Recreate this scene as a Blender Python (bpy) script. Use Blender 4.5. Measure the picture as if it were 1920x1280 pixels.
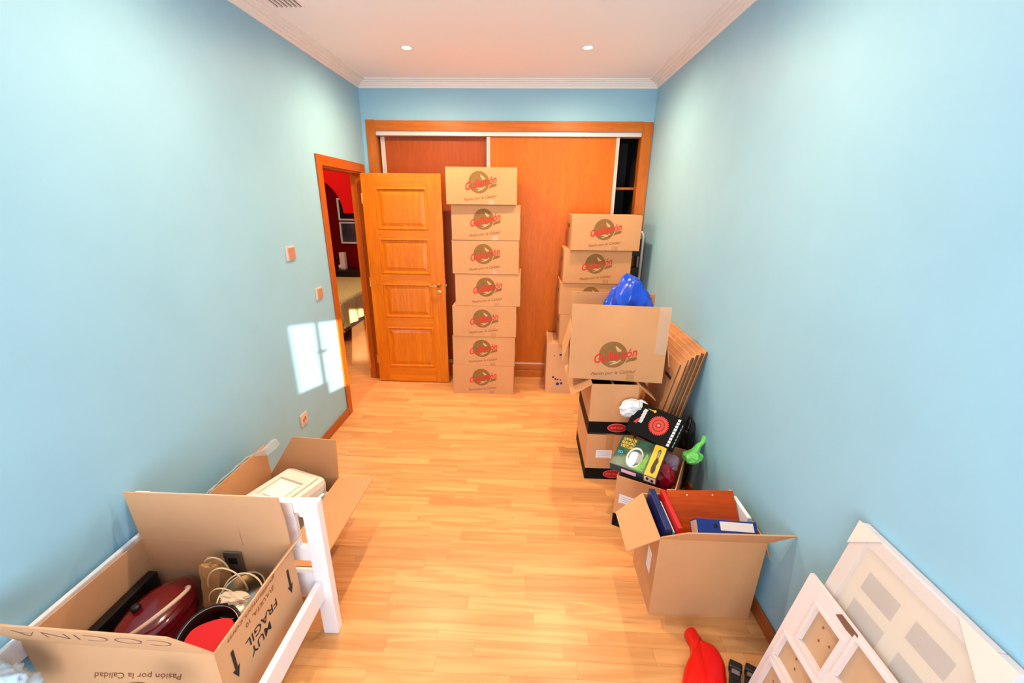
import bpy, bmesh, math, random
from mathutils import Vector, Matrix, noise
PI = math.pi
for o in list(bpy.data.objects): bpy.data.objects.remove(o, do_unlink=True)
scene = bpy.context.scene
COL = scene.collection
random.seed(7)

# ------------------------------------------------------------------ camera
F_PX, PITCH, YAW, ROLL = 769.8101, 0.3253, -0.0365, 0.0122
CAM = Vector((1.5552, -4.1444, 1.7957))
def cam_axes():
    cp, sp, cy, sy = math.cos(PITCH), math.sin(PITCH), math.cos(YAW), math.sin(YAW)
    f = Vector((sy*cp, cy*cp, -sp)); r = Vector((cy, -sy, 0)); u = r.cross(f)
    c, s = math.cos(ROLL), math.sin(ROLL)
    return c*r + s*u, -s*r + c*u, f
CR, CU, CF = cam_axes()
cd = bpy.data.cameras.new('camera'); cd.sensor_width = 36; cd.lens = F_PX/1920*36; cd.clip_start = .02
cam = bpy.data.objects.new('camera', cd); COL.objects.link(cam)
m = Matrix((CR, CU, -CF)).transposed().to_4x4(); m.translation = CAM; cam.matrix_world = m
scene.camera = cam
def PX(u, v, ax, val):                       # pixel of the photograph -> point on the plane axis = value
    d = CF*F_PX + CR*(u-960) - CU*(v-640); t = (val-CAM[ax])/d[ax]; return CAM + d*t
def PXP(u, v, p, n):                         # pixel -> point on a plane
    d = CF*F_PX + CR*(u-960) - CU*(v-640); t = (p-CAM).dot(n)/d.dot(n); return CAM + d*t

# ------------------------------------------------------------------ light
W, H, YF = 2.649, 2.81, -5.4                # room width, ceiling height, wall behind the camera
vs = scene.view_settings
vs.view_transform = 'Standard'; vs.look = 'None'; vs.gamma = 1; vs.use_curve_mapping = False
vs.exposure = 0.1
world = bpy.data.worlds.new('world'); scene.world = world; world.use_nodes = True
wb = world.node_tree.nodes['Background']; wb.inputs[0].default_value = (.62, .80, 1, 1); wb.inputs[1].default_value = 1.2
SUN_D = Vector((-.42, 1, -.22)).normalized()
sl = bpy.data.lights.new('sun', 'SUN'); sl.energy = 16; sl.angle = .006; sl.color = (1, .95, .86)
so = bpy.data.objects.new('sun', sl); COL.objects.link(so); so.rotation_euler = SUN_D.to_track_quat('-Z', 'Y').to_euler()
al = bpy.data.lights.new('window_daylight', 'AREA'); al.shape = 'RECTANGLE'; al.size = 1.9; al.size_y = 1.9
al.energy = 72; al.color = (.95, .97, 1.0)
ao = bpy.data.objects.new('window_daylight', al); COL.objects.link(ao)
ao.location = (1.32, YF+.06, 1.3); ao.rotation_euler = (PI/2+.50, 0, 0)
LAMP_E, LAMP_C = 88, (1, .70, .41)

# ------------------------------------------------------------------ helpers
def lin(c):
    return tuple((x/255/12.92 if x/255 <= .04045 else ((x/255+.055)/1.055)**2.4) for x in c) + (1,)
MATS = {}
def mat(name, rgb, rough=.6, metal=0, var=0, scale=8, bump=0, bscale=60, spec=.5, alpha=1, trans=0, coat=0, emit=0, stretch=(1,1,1), ecol=None):
    if name in MATS: return MATS[name]
    mm = bpy.data.materials.new(name); mm.use_nodes = True; nt = mm.node_tree; N = nt.nodes; L = nt.links
    b = N['Principled BSDF']; c = lin(rgb)
    b.inputs['Base Color'].default_value = c; b.inputs['Roughness'].default_value = rough; b.inputs['Metallic'].default_value = metal
    b.inputs['Specular IOR Level'].default_value = spec; b.inputs['Alpha'].default_value = alpha
    b.inputs['Transmission Weight'].default_value = trans; b.inputs['Coat Weight'].default_value = coat
    if emit:
        b.inputs['Emission Color'].default_value = lin(ecol or rgb); b.inputs['Emission Strength'].default_value = emit
    if var or bump:
        tc = N.new('ShaderNodeTexCoord'); mp = N.new('ShaderNodeMapping'); mp.inputs['Scale'].default_value = stretch
        oi = N.new('ShaderNodeObjectInfo'); ad = N.new('ShaderNodeVectorMath'); ad.operation = 'ADD'
        L.new(tc.outputs['Object'], mp.inputs[0]); L.new(mp.outputs[0], ad.inputs[0]); L.new(oi.outputs['Random'], ad.inputs[1])
    if var:
        nz = N.new('ShaderNodeTexNoise'); nz.inputs['Scale'].default_value = scale; nz.inputs['Detail'].default_value = 6; nz.inputs['Roughness'].default_value = .6
        L.new(ad.outputs[0], nz.inputs['Vector'])
        rp = N.new('ShaderNodeValToRGB')
        rp.color_ramp.elements[0].position = .3; rp.color_ramp.elements[1].position = .7
        rp.color_ramp.elements[0].color = tuple(x*(1-var) for x in c[:3]) + (1,)
        rp.color_ramp.elements[1].color = tuple(min(1, x*(1+var*.6)) for x in c[:3]) + (1,)
        L.new(nz.outputs[0], rp.inputs[0]); L.new(rp.outputs[0], b.inputs['Base Color'])
    if bump:
        n2 = N.new('ShaderNodeTexNoise'); n2.inputs['Scale'].default_value = bscale; n2.inputs['Detail'].default_value = 4
        L.new(ad.outputs[0], n2.inputs['Vector'])
        bp = N.new('ShaderNodeBump'); bp.inputs['Strength'].default_value = bump; bp.inputs['Distance'].default_value = .004
        L.new(n2.outputs[0], bp.inputs['Height']); L.new(bp.outputs[0], b.inputs['Normal'])
    MATS[name] = mm
    return mm
def wood(name, dark, light, rough=.35, axis='Z', scale=1.0, ring=.6, coat=.2, plank=False, spec=.3):
    """veneer: stretched noise grain along one axis, world coordinates shifted per object"""
    if name in MATS: return MATS[name]
    mm = bpy.data.materials.new(name); mm.use_nodes = True; nt = mm.node_tree; N = nt.nodes; L = nt.links
    b = N['Principled BSDF']; b.inputs['Roughness'].default_value = rough; b.inputs['Specular IOR Level'].default_value = spec; b.inputs['Coat Weight'].default_value = coat; b.inputs['Coat Roughness'].default_value = .25
    ge = N.new('ShaderNodeNewGeometry'); oi = N.new('ShaderNodeObjectInfo')
    mul = N.new('ShaderNodeMath'); mul.operation = 'MULTIPLY'; mul.inputs[1].default_value = 37.0
    L.new(oi.outputs['Random'], mul.inputs[0])
    add = N.new('ShaderNodeVectorMath'); add.operation = 'ADD'; L.new(ge.outputs['Position'], add.inputs[0])
    if plank: L.new(mul.outputs[0], add.inputs[1])
    mp = N.new('ShaderNodeMapping'); s = {'X': (1.2, 16, 16), 'Y': (16, 1.2, 16), 'Z': (16, 16, 1.2)}[axis]
    mp.inputs['Scale'].default_value = tuple(x*scale for x in s); L.new(add.outputs[0], mp.inputs[0])
    n1 = N.new('ShaderNodeTexNoise'); n1.inputs['Scale'].default_value = 1.0; n1.inputs['Detail'].default_value = 3; n1.inputs['Distortion'].default_value = .6
    L.new(mp.outputs[0], n1.inputs['Vector'])
    ml = N.new('ShaderNodeMath'); ml.operation = 'MULTIPLY'; ml.inputs[1].default_value = 9 if plank else 4; L.new(n1.outputs[0], ml.inputs[0])
    fr = N.new('ShaderNodeMath'); fr.operation = 'PINGPONG'; fr.inputs[1].default_value = 1; L.new(ml.outputs[0], fr.inputs[0])
    n2 = N.new('ShaderNodeTexNoise'); n2.inputs['Scale'].default_value = 9; n2.inputs['Detail'].default_value = 5; L.new(mp.outputs[0], n2.inputs['Vector'])
    mx = N.new('ShaderNodeMath'); mx.operation = 'MULTIPLY_ADD'; mx.inputs[1].default_value = ring; L.new(fr.outputs[0], mx.inputs[0]); 
    m3 = N.new('ShaderNodeMath'); m3.operation = 'MULTIPLY'; m3.inputs[1].default_value = 1-ring; L.new(n2.outputs[0], m3.inputs[0]); L.new(m3.outputs[0], mx.inputs[2])
    rp = N.new('ShaderNodeValToRGB'); rp.color_ramp.elements[0].color = lin(dark); rp.color_ramp.elements[1].color = lin(light)
    rp.color_ramp.elements[0].position = .0; rp.color_ramp.elements[1].position = .75; L.new(mx.outputs[0], rp.inputs[0])
    out = rp.outputs[0]
    if plank:
        hs = N.new('ShaderNodeHueSaturation'); mr = N.new('ShaderNodeMapRange')
        mr.inputs['To Min'].default_value = .86; mr.inputs['To Max'].default_value = 1.10
        L.new(oi.outputs['Random'], mr.inputs['Value']); L.new(mr.outputs[0], hs.inputs['Value']); L.new(out, hs.inputs['Color']); out = hs.outputs[0]
    L.new(out, b.inputs['Base Color'])
    MATS[name] = mm
    return mm

def link(name, me, m=None, parent=None, loc=None, rot=None):
    o = bpy.data.objects.new(name, me); COL.objects.link(o)
    if m is not None and me is not None and hasattr(me, 'materials') and len(me.materials) == 0: me.materials.append(m)
    if parent: o.parent = parent
    if loc is not None: o.location = loc
    if rot is not None: o.rotation_euler = rot
    return o
def fin(bm, name, smooth=False):
    bmesh.ops.recalc_face_normals(bm, faces=bm.faces[:])
    me = bpy.data.meshes.new(name); bm.to_mesh(me); bm.free()
    if smooth:
        for p in me.polygons: p.use_smooth = True
    return me
def obj(name, bm, m, parent=None, loc=None, rot=None, smooth=False):
    return link(name, fin(bm, name, smooth), m, parent, loc, rot)
def tag(o, label, cat, group=None):
    o['label'] = label; o['category'] = cat
    if group: o['group'] = group
    return o
def struct(o, label=None, cat=None):
    o['kind'] = 'structure'
    if label: o['label'] = label
    if cat: o['category'] = cat
    return o
def thing(name, label, cat, loc=(0,0,0), rz=0, group=None, rot=None):
    e = bpy.data.objects.new(name, None); COL.objects.link(e); e.empty_display_size = .05
    e.location = loc; e.rotation_euler = rot if rot is not None else (0, 0, rz)
    return tag(e, label, cat, group)
def BM(): return bmesh.new()
def box(bm, x0, y0, z0, x1, y1, z1, bev=0):
    r = bmesh.ops.create_cube(bm, size=1); vs = r['verts']
    for v in vs:
        v.co.x = x0 if v.co.x < 0 else x1; v.co.y = y0 if v.co.y < 0 else y1; v.co.z = z0 if v.co.z < 0 else z1
    if bev:
        es = list({e for v in vs for e in v.link_edges})
        bmesh.ops.bevel(bm, geom=es, offset=bev, segments=2, affect='EDGES', profile=.6)
    return bm
def bx(x0, y0, z0, x1, y1, z1, bev=0): return box(BM(), x0, y0, z0, x1, y1, z1, bev)
def poly(bm, pts, n, th):
    """prism: polygon pts extruded by th along n"""
    n = Vector(n).normalized()*th; k = len(pts)
    a = [bm.verts.new(Vector(p)) for p in pts]; b = [bm.verts.new(Vector(p)+n) for p in pts]
    bm.faces.new(a); bm.faces.new(b[::-1])
    for i in range(k): bm.faces.new((a[i], b[i], b[(i+1) % k], a[(i+1) % k]))
    return bm
def tube(bm, pts, r, seg=10, closed=False):
    pts = [Vector(p) for p in pts]; n = len(pts); rings = []; up = None
    for i, p in enumerate(pts):
        if closed: t = pts[(i+1) % n]-pts[i-1]
        else: t = pts[min(i+1, n-1)]-pts[max(i-1, 0)]
        t.normalize()
        if up is None:
            up = Vector((0,0,1)) if abs(t.z) < .9 else Vector((1,0,0))
        a = t.cross(up)
        if a.length < 1e-4: a = t.orthogonal()
        a.normalize(); b = a.cross(t).normalized(); up = b
        rr = r[i] if isinstance(r, (list, tuple)) else r
        rings.append([bm.verts.new(p + a*math.cos(2*PI*k/seg)*rr + b*math.sin(2*PI*k/seg)*rr) for k in range(seg)])
    m_ = n if closed else n-1
    for i in range(m_):
        A, B = rings[i], rings[(i+1) % n]
        for k in range(seg): bm.faces.new((A[k], A[(k+1) % seg], B[(k+1) % seg], B[k]))
    if not closed: bm.faces.new(rings[0][::-1]); bm.faces.new(rings[-1])
    return bm
def arc(c, a, b, t0, t1, n=24):
    c, a, b = Vector(c), Vector(a), Vector(b)
    return [c + a*math.cos(t0+(t1-t0)*i/n) + b*math.sin(t0+(t1-t0)*i/n) for i in range(n+1)]
def lathe(bm, prof, seg=32, c=(0,0,0)):
    c = Vector(c); rings = []
    for r, z in prof:
        rings.append([bm.verts.new(c+Vector((r*math.cos(2*PI*k/seg), r*math.sin(2*PI*k/seg), z))) for k in range(seg)] if r > 1e-5 else [bm.verts.new(c+Vector((0,0,z)))])
    for A, B in zip(rings, rings[1:]):
        if len(A) == 1 and len(B) == 1: continue
        for k in range(seg):
            if len(A) == 1: bm.faces.new((A[0], B[k], B[(k+1) % seg]))
            elif len(B) == 1: bm.faces.new((A[k], B[0], A[(k+1) % seg]))
            else: bm.faces.new((A[k], B[k], B[(k+1) % seg], A[(k+1) % seg]))
    return bm
def disc(rx, ry, n=40, name='disc'):
    bm = BM(); bm.faces.new([bm.verts.new((rx*math.cos(2*PI*i/n), ry*math.sin(2*PI*i/n), 0)) for i in range(n)])
    return fin(bm, name)
def flat(pts, name='print'):
    bm = BM(); bm.faces.new([bm.verts.new((x, y, 0)) for x, y in pts]); return fin(bm, name)
def rect(w, h, name='print'): return flat([(-w/2,-h/2), (w/2,-h/2), (w/2,h/2), (-w/2,h/2)], name)
TXT = {}
def text(s, width, shear=0, bold=0, key=None, height=None):
    k = (s, width, shear, bold, height)
    if k in TXT: return TXT[k]
    cu = bpy.data.curves.new('lettering', 'FONT'); cu.body = s; cu.size = .1; cu.shear = shear; cu.offset = bold; cu.align_x = 'CENTER'; cu.align_y = 'CENTER'
    cu.resolution_u = 3; cu.space_line = .85
    o = bpy.data.objects.new('lettering', cu); COL.objects.link(o)
    bpy.context.view_layer.update()
    me = bpy.data.meshes.new_from_object(o.evaluated_get(bpy.context.evaluated_depsgraph_get()))
    bpy.data.objects.remove(o, do_unlink=True); bpy.data.curves.remove(cu)
    xs = [v.co.x for v in me.vertices]; ys = [v.co.y for v in me.vertices]
    cx, cy = (min(xs)+max(xs))/2, (min(ys)+max(ys))/2; f = width/(max(xs)-min(xs)); fy = f if height is None else height/(max(ys)-min(ys))
    for v in me.vertices: v.co = ((v.co.x-cx)*f, (v.co.y-cy)*fy, 0)
    me.name = 'lettering'; me.materials.clear()
    TXT[k] = me
    return me
def stick(name, me, m, parent, origin, xa, ya, lift=.0007, spin=0):
    """lay a flat print on a face: x and y axes of the print given in the parent's space"""
    xa, ya = Vector(xa).normalized(), Vector(ya).normalized(); n = xa.cross(ya).normalized()
    if spin:
        c, s = math.cos(spin), math.sin(spin); xa, ya = xa*c + ya*s, ya*c - xa*s
    if len(me.materials) == 0: me.materials.append(m)
    o = bpy.data.objects.new(name, me); COL.objects.link(o); o.parent = parent
    if me.materials[0] != m:
        o.material_slots[0].link = 'OBJECT'; o.material_slots[0].material = m
    mm = Matrix((xa, ya, n)).transposed().to_4x4(); mm.translation = Vector(origin) + n*lift
    o.matrix_local = mm
    return o
def crumple(name, c, rad, seed, amp, m, flat_z=None, sub=5, freq=3.0, top=None, smooth=True):
    """creased plastic bag: sphere with folded noise"""
    bm = BM(); bmesh.ops.create_icosphere(bm, subdivisions=sub, radius=1)
    off = Vector((seed*3.1, seed*1.7, seed*.9))
    for v in bm.verts:
        d = v.co.normalized()
        n = noise.noise(d*freq*.7+off); n2 = (1-min(1, 2.2*abs(noise.noise(d*freq*.9+off*2))))**2; n3 = (1-min(1, 2.2*abs(noise.noise(d*freq*1.9+off*3))))**2
        r = 1 + amp*(.9*n + .6*n2 + .14*n3 - .3)
        p = d*r
        if top: p.z *= 1 + top*max(0, d.z)**3
        v.co = Vector((p.x*rad[0], p.y*rad[1], p.z*rad[2]))
        if flat_z is not None and v.co.z < flat_z: v.co.z = flat_z
    o = obj(name, bm, m, None, c, smooth=smooth)
    return o

# ------------------------------------------------------------------ materials
M_BLUE = mat('blue_wall_paint', (147, 197, 222), .5, var=.04, scale=2.5, bump=.06, bscale=140, spec=.35)
M_CEIL = mat('white_ceiling_paint', (248, 244, 244), .8, bump=.03, bscale=90)
M_CORN = mat('white_cornice_paint', (244, 240, 236), .6)
M_WHITE = mat('white_lacquer', (238, 238, 240), .35)
M_CARD = mat('kraft_cardboard', (208, 152, 106), .85, var=.07, scale=3, bump=.08, bscale=40, spec=.2)
M_CARD2 = mat('pale_cardboard', (216, 166, 124), .85, var=.05, scale=3, bump=.08, bscale=40, spec=.2)
M_CARDE = mat('shaded_corrugated_cardboard', (112, 80, 52), .9, var=.3, scale=90)  # corrugated edge, base darkened to carry the shade on the sheet ends
M_TAPE = mat('brown_parcel_tape', (190, 138, 92), .25, spec=.6)
M_PR_BROWN = mat('brown_print_ink', (140, 98, 46), .8, var=.15, scale=40)
M_PR_RED = mat('red_print_ink', (214, 32, 24), .7)
M_PR_TAG = mat('rust_print_ink', (140, 78, 44), .8)
M_PR_DARK = mat('black_print_ink', (40, 30, 30), .8)
M_BLACK = mat('black_card', (9, 8, 10), .6, spec=.15)
M_DARK = mat('black_plastic', (20, 19, 20), .35)
M_BLUEINK = mat('blue_print_ink', (44, 52, 120), .7)
M_PAPER = mat('white_paper_label', (232, 232, 238), .6)
M_DOOR = wood('door_oak_veneer', (188, 86, 6), (230, 134, 20), .33, 'Z', 1.0, .35, .12)
M_DOORH = wood('door_oak_veneer_horizontal', (188, 86, 6), (230, 134, 20), .33, 'X', 1.0, .35, .12)
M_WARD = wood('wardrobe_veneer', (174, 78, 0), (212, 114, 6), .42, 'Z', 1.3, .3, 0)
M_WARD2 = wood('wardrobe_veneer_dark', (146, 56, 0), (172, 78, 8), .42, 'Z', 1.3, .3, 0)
M_FRAMEW = wood('frame_veneer', (160, 76, 6), (202, 114, 22), .3, 'Z', 1.2, .35, .3)
M_FRAMEH = wood('frame_veneer_horizontal', (160, 76, 6), (202, 114, 22), .3, 'X', 1.2, .35, .3)
M_CASE = wood('casing_veneer', (150, 62, 8), (192, 96, 20), .3, 'Z', 1.2, .35, .3)
M_BASE = wood('baseboard_veneer', (140, 66, 28), (182, 98, 48), .35, 'Y', 1.0, .35, .2)
M_FLOOR = wood('oak_laminate', (206, 136, 78), (230, 168, 106), .36, 'X', .62, .55, .15, plank=True)
M_ALU = mat('pale_aluminium_profile', (222, 206, 200), .35, .3)
M_INT = mat('dark_wardrobe_interior', (34, 34, 38), .7)

# ------------------------------------------------------------------ room shell
def slab(name, x0, y0, z0, x1, y1, z1, m, parent=None): return obj(name, bx(x0, y0, z0, x1, y1, z1), m, parent)
floor = struct(slab('floor', 0, YF, -.06, W, .0, -.008, mat('laminate_joint', (120, 74, 40), .7)), 'light oak laminate floor of narrow staggered strips', 'floor')
PW = .0685
pm = fin(bx(0, .0003, -.0079, 1, PW-.0003, 0, 0), 'plank'); pm.materials.append(M_FLOOR)
rng = random.Random(3); stuff = BM(); row = 0; y = 0.0; nplk = 0
while y > YF+.001:
    y1 = y; y -= PW
    x = -rng.random()*.5
    while x < W:
        l = rng.choice((.38, .46, .52, .58, .66)); a, b = max(0, x), min(W, x+l); x += l
        if b-a < .03: continue
        if y > -3.36 and nplk < 300:
            p = bpy.data.objects.new('plank', pm); COL.objects.link(p); p.parent = floor
            p.location = (a+.0003, y, 0); p.scale = (b-a-.0006, 1, 1); nplk += 1
        else: box(stuff, a+.0003, max(y, YF)+.0003, -.0079, b-.0003, y1-.0003, 0)
so_ = obj('plank_field', stuff, M_FLOOR, floor); so_['kind'] = 'stuff'

# left wall with the doorway: opening y -0.91 .. -0.13, z 0 .. 2.045
DY0, DY1, DZ = -.905, -.135, 2.045
bm = BM(); box(bm, -.1, YF, 0, 0, DY0, H); box(bm, -.1, DY1, 0, 0, .0, H); box(bm, -.1, DY0, DZ, 0, DY1, H)
struct(obj('wall_left', bm, M_BLUE), 'light blue painted wall with the doorway', 'wall')
struct(slab('wall_right', W, YF, 0, W+.1, .0, H, M_BLUE), 'light blue painted wall with picture frames leaning on it', 'wall')
bm = BM(); OX0, OX1, OZ = .115, 2.56, 2.405
box(bm, 0, 0, 0, OX0, .1, H); box(bm, OX1, 0, 0, W, .1, H); box(bm, OX0, 0, OZ, OX1, .1, H)
struct(obj('wall_back', bm, M_BLUE), 'light blue painted wall around the fitted wardrobe', 'wall')
struct(slab('ceiling', -.1, YF-.1, H, W+.1, .1, H+.1, M_CEIL), 'white ceiling with recessed downlights', 'ceiling')
# wall behind the camera with a balcony window
WX0, WX1, WZ0, WZ1 = .55, 2.5, .35, 2.25
bm = BM(); box(bm, -.1, YF-.15, 0, WX0, YF, H); box(bm, WX1, YF-.15, 0, W+.1, YF, H); box(bm, WX0, YF-.15, WZ1, WX1, YF, H); box(bm, WX0, YF-.15, 0, WX1, YF, WZ0)
struct(obj('wall_front', bm, M_BLUE), 'light blue wall with the balcony window', 'wall')
wn = struct(thing('window_1', 'white two-leaf balcony window', 'window', (0, YF-.1, 0)))
for n_, a in (('frame_head', (WX0, 0, WZ1-.05, WX1, .06, WZ1)), ('frame_sill', (WX0, 0, WZ0, WX1, .06, WZ0+.05)), ('frame_jamb', (WX0, 0, WZ0+.05, WX0+.05, .06, WZ1-.05)), ('frame_jamb', (WX1-.05, 0, WZ0+.05, WX1, .06, WZ1-.05)), ('meeting_stile', (1.757, 0, WZ0+.05, 1.771, .03, WZ1-.05))):
    obj(n_, bx(*a), M_WHITE, wn)
obj('window_handle', bx(1.735, .03, 1.62, 1.795, .05, 1.64), M_ALU, wn)
# unseen blocker added outside: parapet, sides and head, gap cut for the sun patch
ym = YF-.9
def sunback(yw, zw):                       # point on the left wall -> where its sun ray crosses the blocker plane
    t = (yw-ym); return (t*.42, zw + t*.22)
gx0, gz1 = sunback(-1.63, 1.035); gx1, _ = sunback(-.30, .74); _, gz0 = sunback(-1.30, .36)
sun_blk = struct(thing('sun_blocker', 'unseen blocker added outside the window, its opening shaping the sun patch', 'sun blocker', (0, ym-.1, 0)))
M_REND = mat('pale_blocker', (214, 208, 198), .9)
obj('blocker_sill', bx(-1, 0, 0, 6, .1, gz0), M_REND, sun_blk); obj('blocker_head', bx(-1, 0, gz1, 6, .1, 3.4), M_REND, sun_blk)
obj('blocker_side', bx(-1, 0, gz0, gx0, .1, gz1), M_REND, sun_blk); obj('blocker_side', bx(gx1, 0, gz0, 6, .1, gz1), M_REND, sun_blk)
obj('blocker_step', bx(gx0, .0, gz0, gx0+.17, .1, gz0+.1), M_REND, sun_blk)

# cornices: stepped profile
def cornice(name, pts_fn, ends):
    prof = [(0, 0), (.008, 0), (.008, .018), (.026, .018), (.026, .030), (.046, .030), (.046, .040), (.070, .040), (.070, .048), (.098, .048), (.098, .0575), (0, .0575)]
    bm = BM(); A = [bm.verts.new(pts_fn(d, h, 0)) for d, h in prof]; B = [bm.verts.new(pts_fn(d, h, 1)) for d, h in prof]
    for i in range(len(prof)): bm.faces.new((A[i], A[(i+1) % len(prof)], B[(i+1) % len(prof)], B[i]))
    bm.faces.new(A); bm.faces.new(B[::-1])
    struct(obj(name, bm, M_CORN), 'white stepped plaster cornice', 'cornice')
HC = 2.7525
cornice('trim_1', lambda d, h, t: Vector((d, YF if t == 0 else -d, HC+h-.0001)), None)
cornice('trim_2', lambda d, h, t: Vector((d if t == 0 else W-d, -d, HC+h-.0001)), None)
cornice('trim_3', lambda d, h, t: Vector((W-d, -d if t == 0 else YF, HC+h-.0001)), None)
# baseboards
struct(obj('baseboard_left', bx(0, YF, 0, .013, -.985, .075, .003), M_BASE), 'brown wooden baseboard under the left wall', 'baseboard')
struct(obj('baseboard_right', bx(W-.013, YF, 0, W, -.02, .075, .003), M_BASE), 'brown wooden baseboard under the right wall', 'baseboard')

# door casing and lining
dc = struct(thing('trim_4', 'reddish brown wooden door casing in the blue wall', 'door casing', (0, 0, 0)))
obj('casing_board', bx(0, -.98, 0, .014, -.905, 2.118, .003), M_CASE, dc)
obj('casing_board', bx(0, -.135, 0, .014, -.062, 2.118, .003), M_CASE, dc)
obj('casing_head', bx(0, -.905, 2.045, .014, -.135, 2.118, .003), wood('casing_veneer_horizontal', (150, 62, 8), (192, 96, 20), .3, 'Y', 1.2, .35, .3), dc)
obj('lining', bx(-.1, -.905, 0, 0, -.890, 2.045), M_CASE, dc); obj('lining', bx(-.1, -.150, 0, 0, -.135, 2.045), M_CASE, dc)
obj('lining_head', bx(-.1, -.890, 2.030, 0, -.150, 2.045), M_CASE, dc)
obj('door_stop', bx(-.055, -.163, 0, -.035, -.150, 2.030), M_CASE, dc)
# door leaf, open at a right angle, parallel to the wardrobe
door = struct(thing('door_1', 'oak veneer interior door with four raised panels, standing open', 'door', (.027, -.232, 0)))
DW, DT = .731, .036; zz = lambda v: PX(760, v, 1, -.232).z
rows = [(zz(688), zz(612)), (zz(596), zz(531)), (zz(515), zz(446)), (zz(432), zz(350))]
px0, px1 = .115, .60
bm = BM(); box(bm, 0, 0, .008, px0, DT, 2.035, .002); box(bm, px1, 0, .008, DW, DT, 2.035, .002)
obj('stile', bx(0, 0, .008, px0, DT, 2.035, .002), M_DOOR, door); obj('stile', bx(px1, 0, .008, DW, DT, 2.035, .002), M_DOOR, door); bm.free()
zs = [.008] + [v for r_ in rows for v in r_] + [2.035]
for i in range(0, len(zs), 2):
    obj('rail', bx(px0, 0, zs[i], px1, DT, zs[i+1], .002), M_DOORH, door)
for (z0, z1) in rows:
    bm = BM()
    def ring(i, d): return [(px0+i, d, z0+i), (px1-i, d, z0+i), (px1-i, d, z1-i), (px0+i, d, z1-i)]
    R = [ring(0, .002), ring(.012, -.004), ring(.020, -.004), ring(.030, .012), ring(.038, .012), ring(.068, .004)]
    R = [[bm.verts.new(p) for p in r_] for r_ in R]
    for A, B in zip(R, R[1:]):
        for k in range(4): bm.faces.new((A[k], A[(k+1) % 4], B[(k+1) % 4], B[k]))
    bm.faces.new(R[-1])
    back = [bm.verts.new((p[0], DT, p[2])) for p in ring(0, 0)]
    for k in range(4): bm.faces.new((R[0][k], back[k], back[(k+1) % 4], R[0][(k+1) % 4]))
    bm.faces.new(back)
    obj('raised_panel', bm, M_DOOR, door)
M_BRASS = mat('satin_brass', (222, 196, 128), .28, .9)
hz, hx = PX(826, 535, 1, -.232).z, .672
h = obj('door_handle', tube(lathe(BM(), [(0, 0), (.019, 0), (.019, .006), (.009, .008), (.009, .045)], 20), [(0, 0, .04), (-.03, 0, .045), (-.075, 0, .043), (-.10, 0, .040)], [.009, .0085, .007, .006]), M_BRASS, door, (hx, 0, hz), (PI/2, 0, 0), True)
obj('keyhole_rose', lathe(BM(), [(0, 0), (.017, 0), (.017, .005), (.004, .006), (.004, .003), (0, .003)], 20), M_BRASS, door, (hx, 0, hz-.062), (PI/2, 0, 0))
obj('latch_plate', bx(DW, .008, hz-.09, DW+.002, .028, hz+.07), M_BRASS, door)
obj('latch_bolt', bx(DW+.002, .012, hz-.01, DW+.012, .024, hz+.01, .002), M_BRASS, door)
for z in (.25, 1.05, 1.82): obj('hinge', lathe(BM(), [(0, -.045), (.006, -.045), (.006, .045), (0, .045)], 12), M_BRASS, door, (-.006, .01, z))

# ------------------------------------------------------------------ fitted wardrobe
wd = thing('fitted_wardrobe', 'fitted wardrobe with brown veneer sliding doors and aluminium edges', 'wardrobe', (0, 0, 0))
obj('jamb', bx(.04, -.016, 0, .122, .0, 2.5, .003), M_FRAMEW, wd); obj('jamb', bx(2.553, -.016, 0, 2.643, .0, 2.49, .003), M_FRAMEW, wd)
obj('head_board', bx(.122, -.016, 2.41, 2.553, .0, 2.495, .003), M_FRAMEH, wd)
obj('inner_jamb', bx(.115, 0, 0, .125, .1, 2.405), M_FRAMEW, wd); obj('inner_jamb', bx(2.55, 0, 0, 2.56, .1, 2.405), M_FRAMEW, wd)
obj('top_track', bx(.125, -.004, 2.372, 2.55, .1, 2.405, .002), M_ALU, wd)
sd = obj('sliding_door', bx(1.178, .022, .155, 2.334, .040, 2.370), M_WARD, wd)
for a, b in ((1.147, 1.160), (1.163, 1.178), (2.334, 2.347), (2.350, 2.363)): obj('edge_profile', bx(a, .016, .155, b, .044, 2.370, .002), M_ALU, sd)
obj('edge_profile_web', bx(1.158, .024, .155, 1.166, .040, 2.37), M_ALU, sd); obj('edge_profile_web', bx(2.345, .024, .155, 2.352, .040, 2.37), M_ALU, sd)
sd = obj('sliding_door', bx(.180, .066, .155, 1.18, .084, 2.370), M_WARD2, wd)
for a, b in ((.140, .154), (.164, .180)): obj('edge_profile', bx(a, .060, .155, b, .088, 2.370, .002), M_ALU, sd)
obj('edge_profile_web', bx(.152, .068, .155, .166, .084, 2.37), M_ALU, sd)
obj('bottom_track', bx(.125, -.004, .148, 2.55, .1, .155), M_ALU, wd)
obj('plinth_board', bx(.125, -.010, .080, 2.55, .1, .148, .003), M_FRAMEH, wd)
obj('plinth_board', bx(.125, -.022, .0, 2.55, .1, .078, .003), M_FRAMEH, wd)
obj('back_panel', bx(.1, .66, .15, 2.6, .68, 2.42), M_INT, wd)
obj('side_panel', bx(.095, .1, .15, .115, .66, 2.42), M_INT, wd); obj('side_panel', bx(2.58, .1, .15, 2.6, .66, 2.42), M_INT, wd)
obj('ceiling_panel', bx(.115, .1, 2.40, 2.58, .66, 2.42), M_INT, wd); obj('floor_panel', bx(.115, .1, .13, 2.58, .66, .15), M_INT, wd)
obj('partition', bx(2.20, .1, .15, 2.22, .66, 2.40), M_INT, wd)
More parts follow.
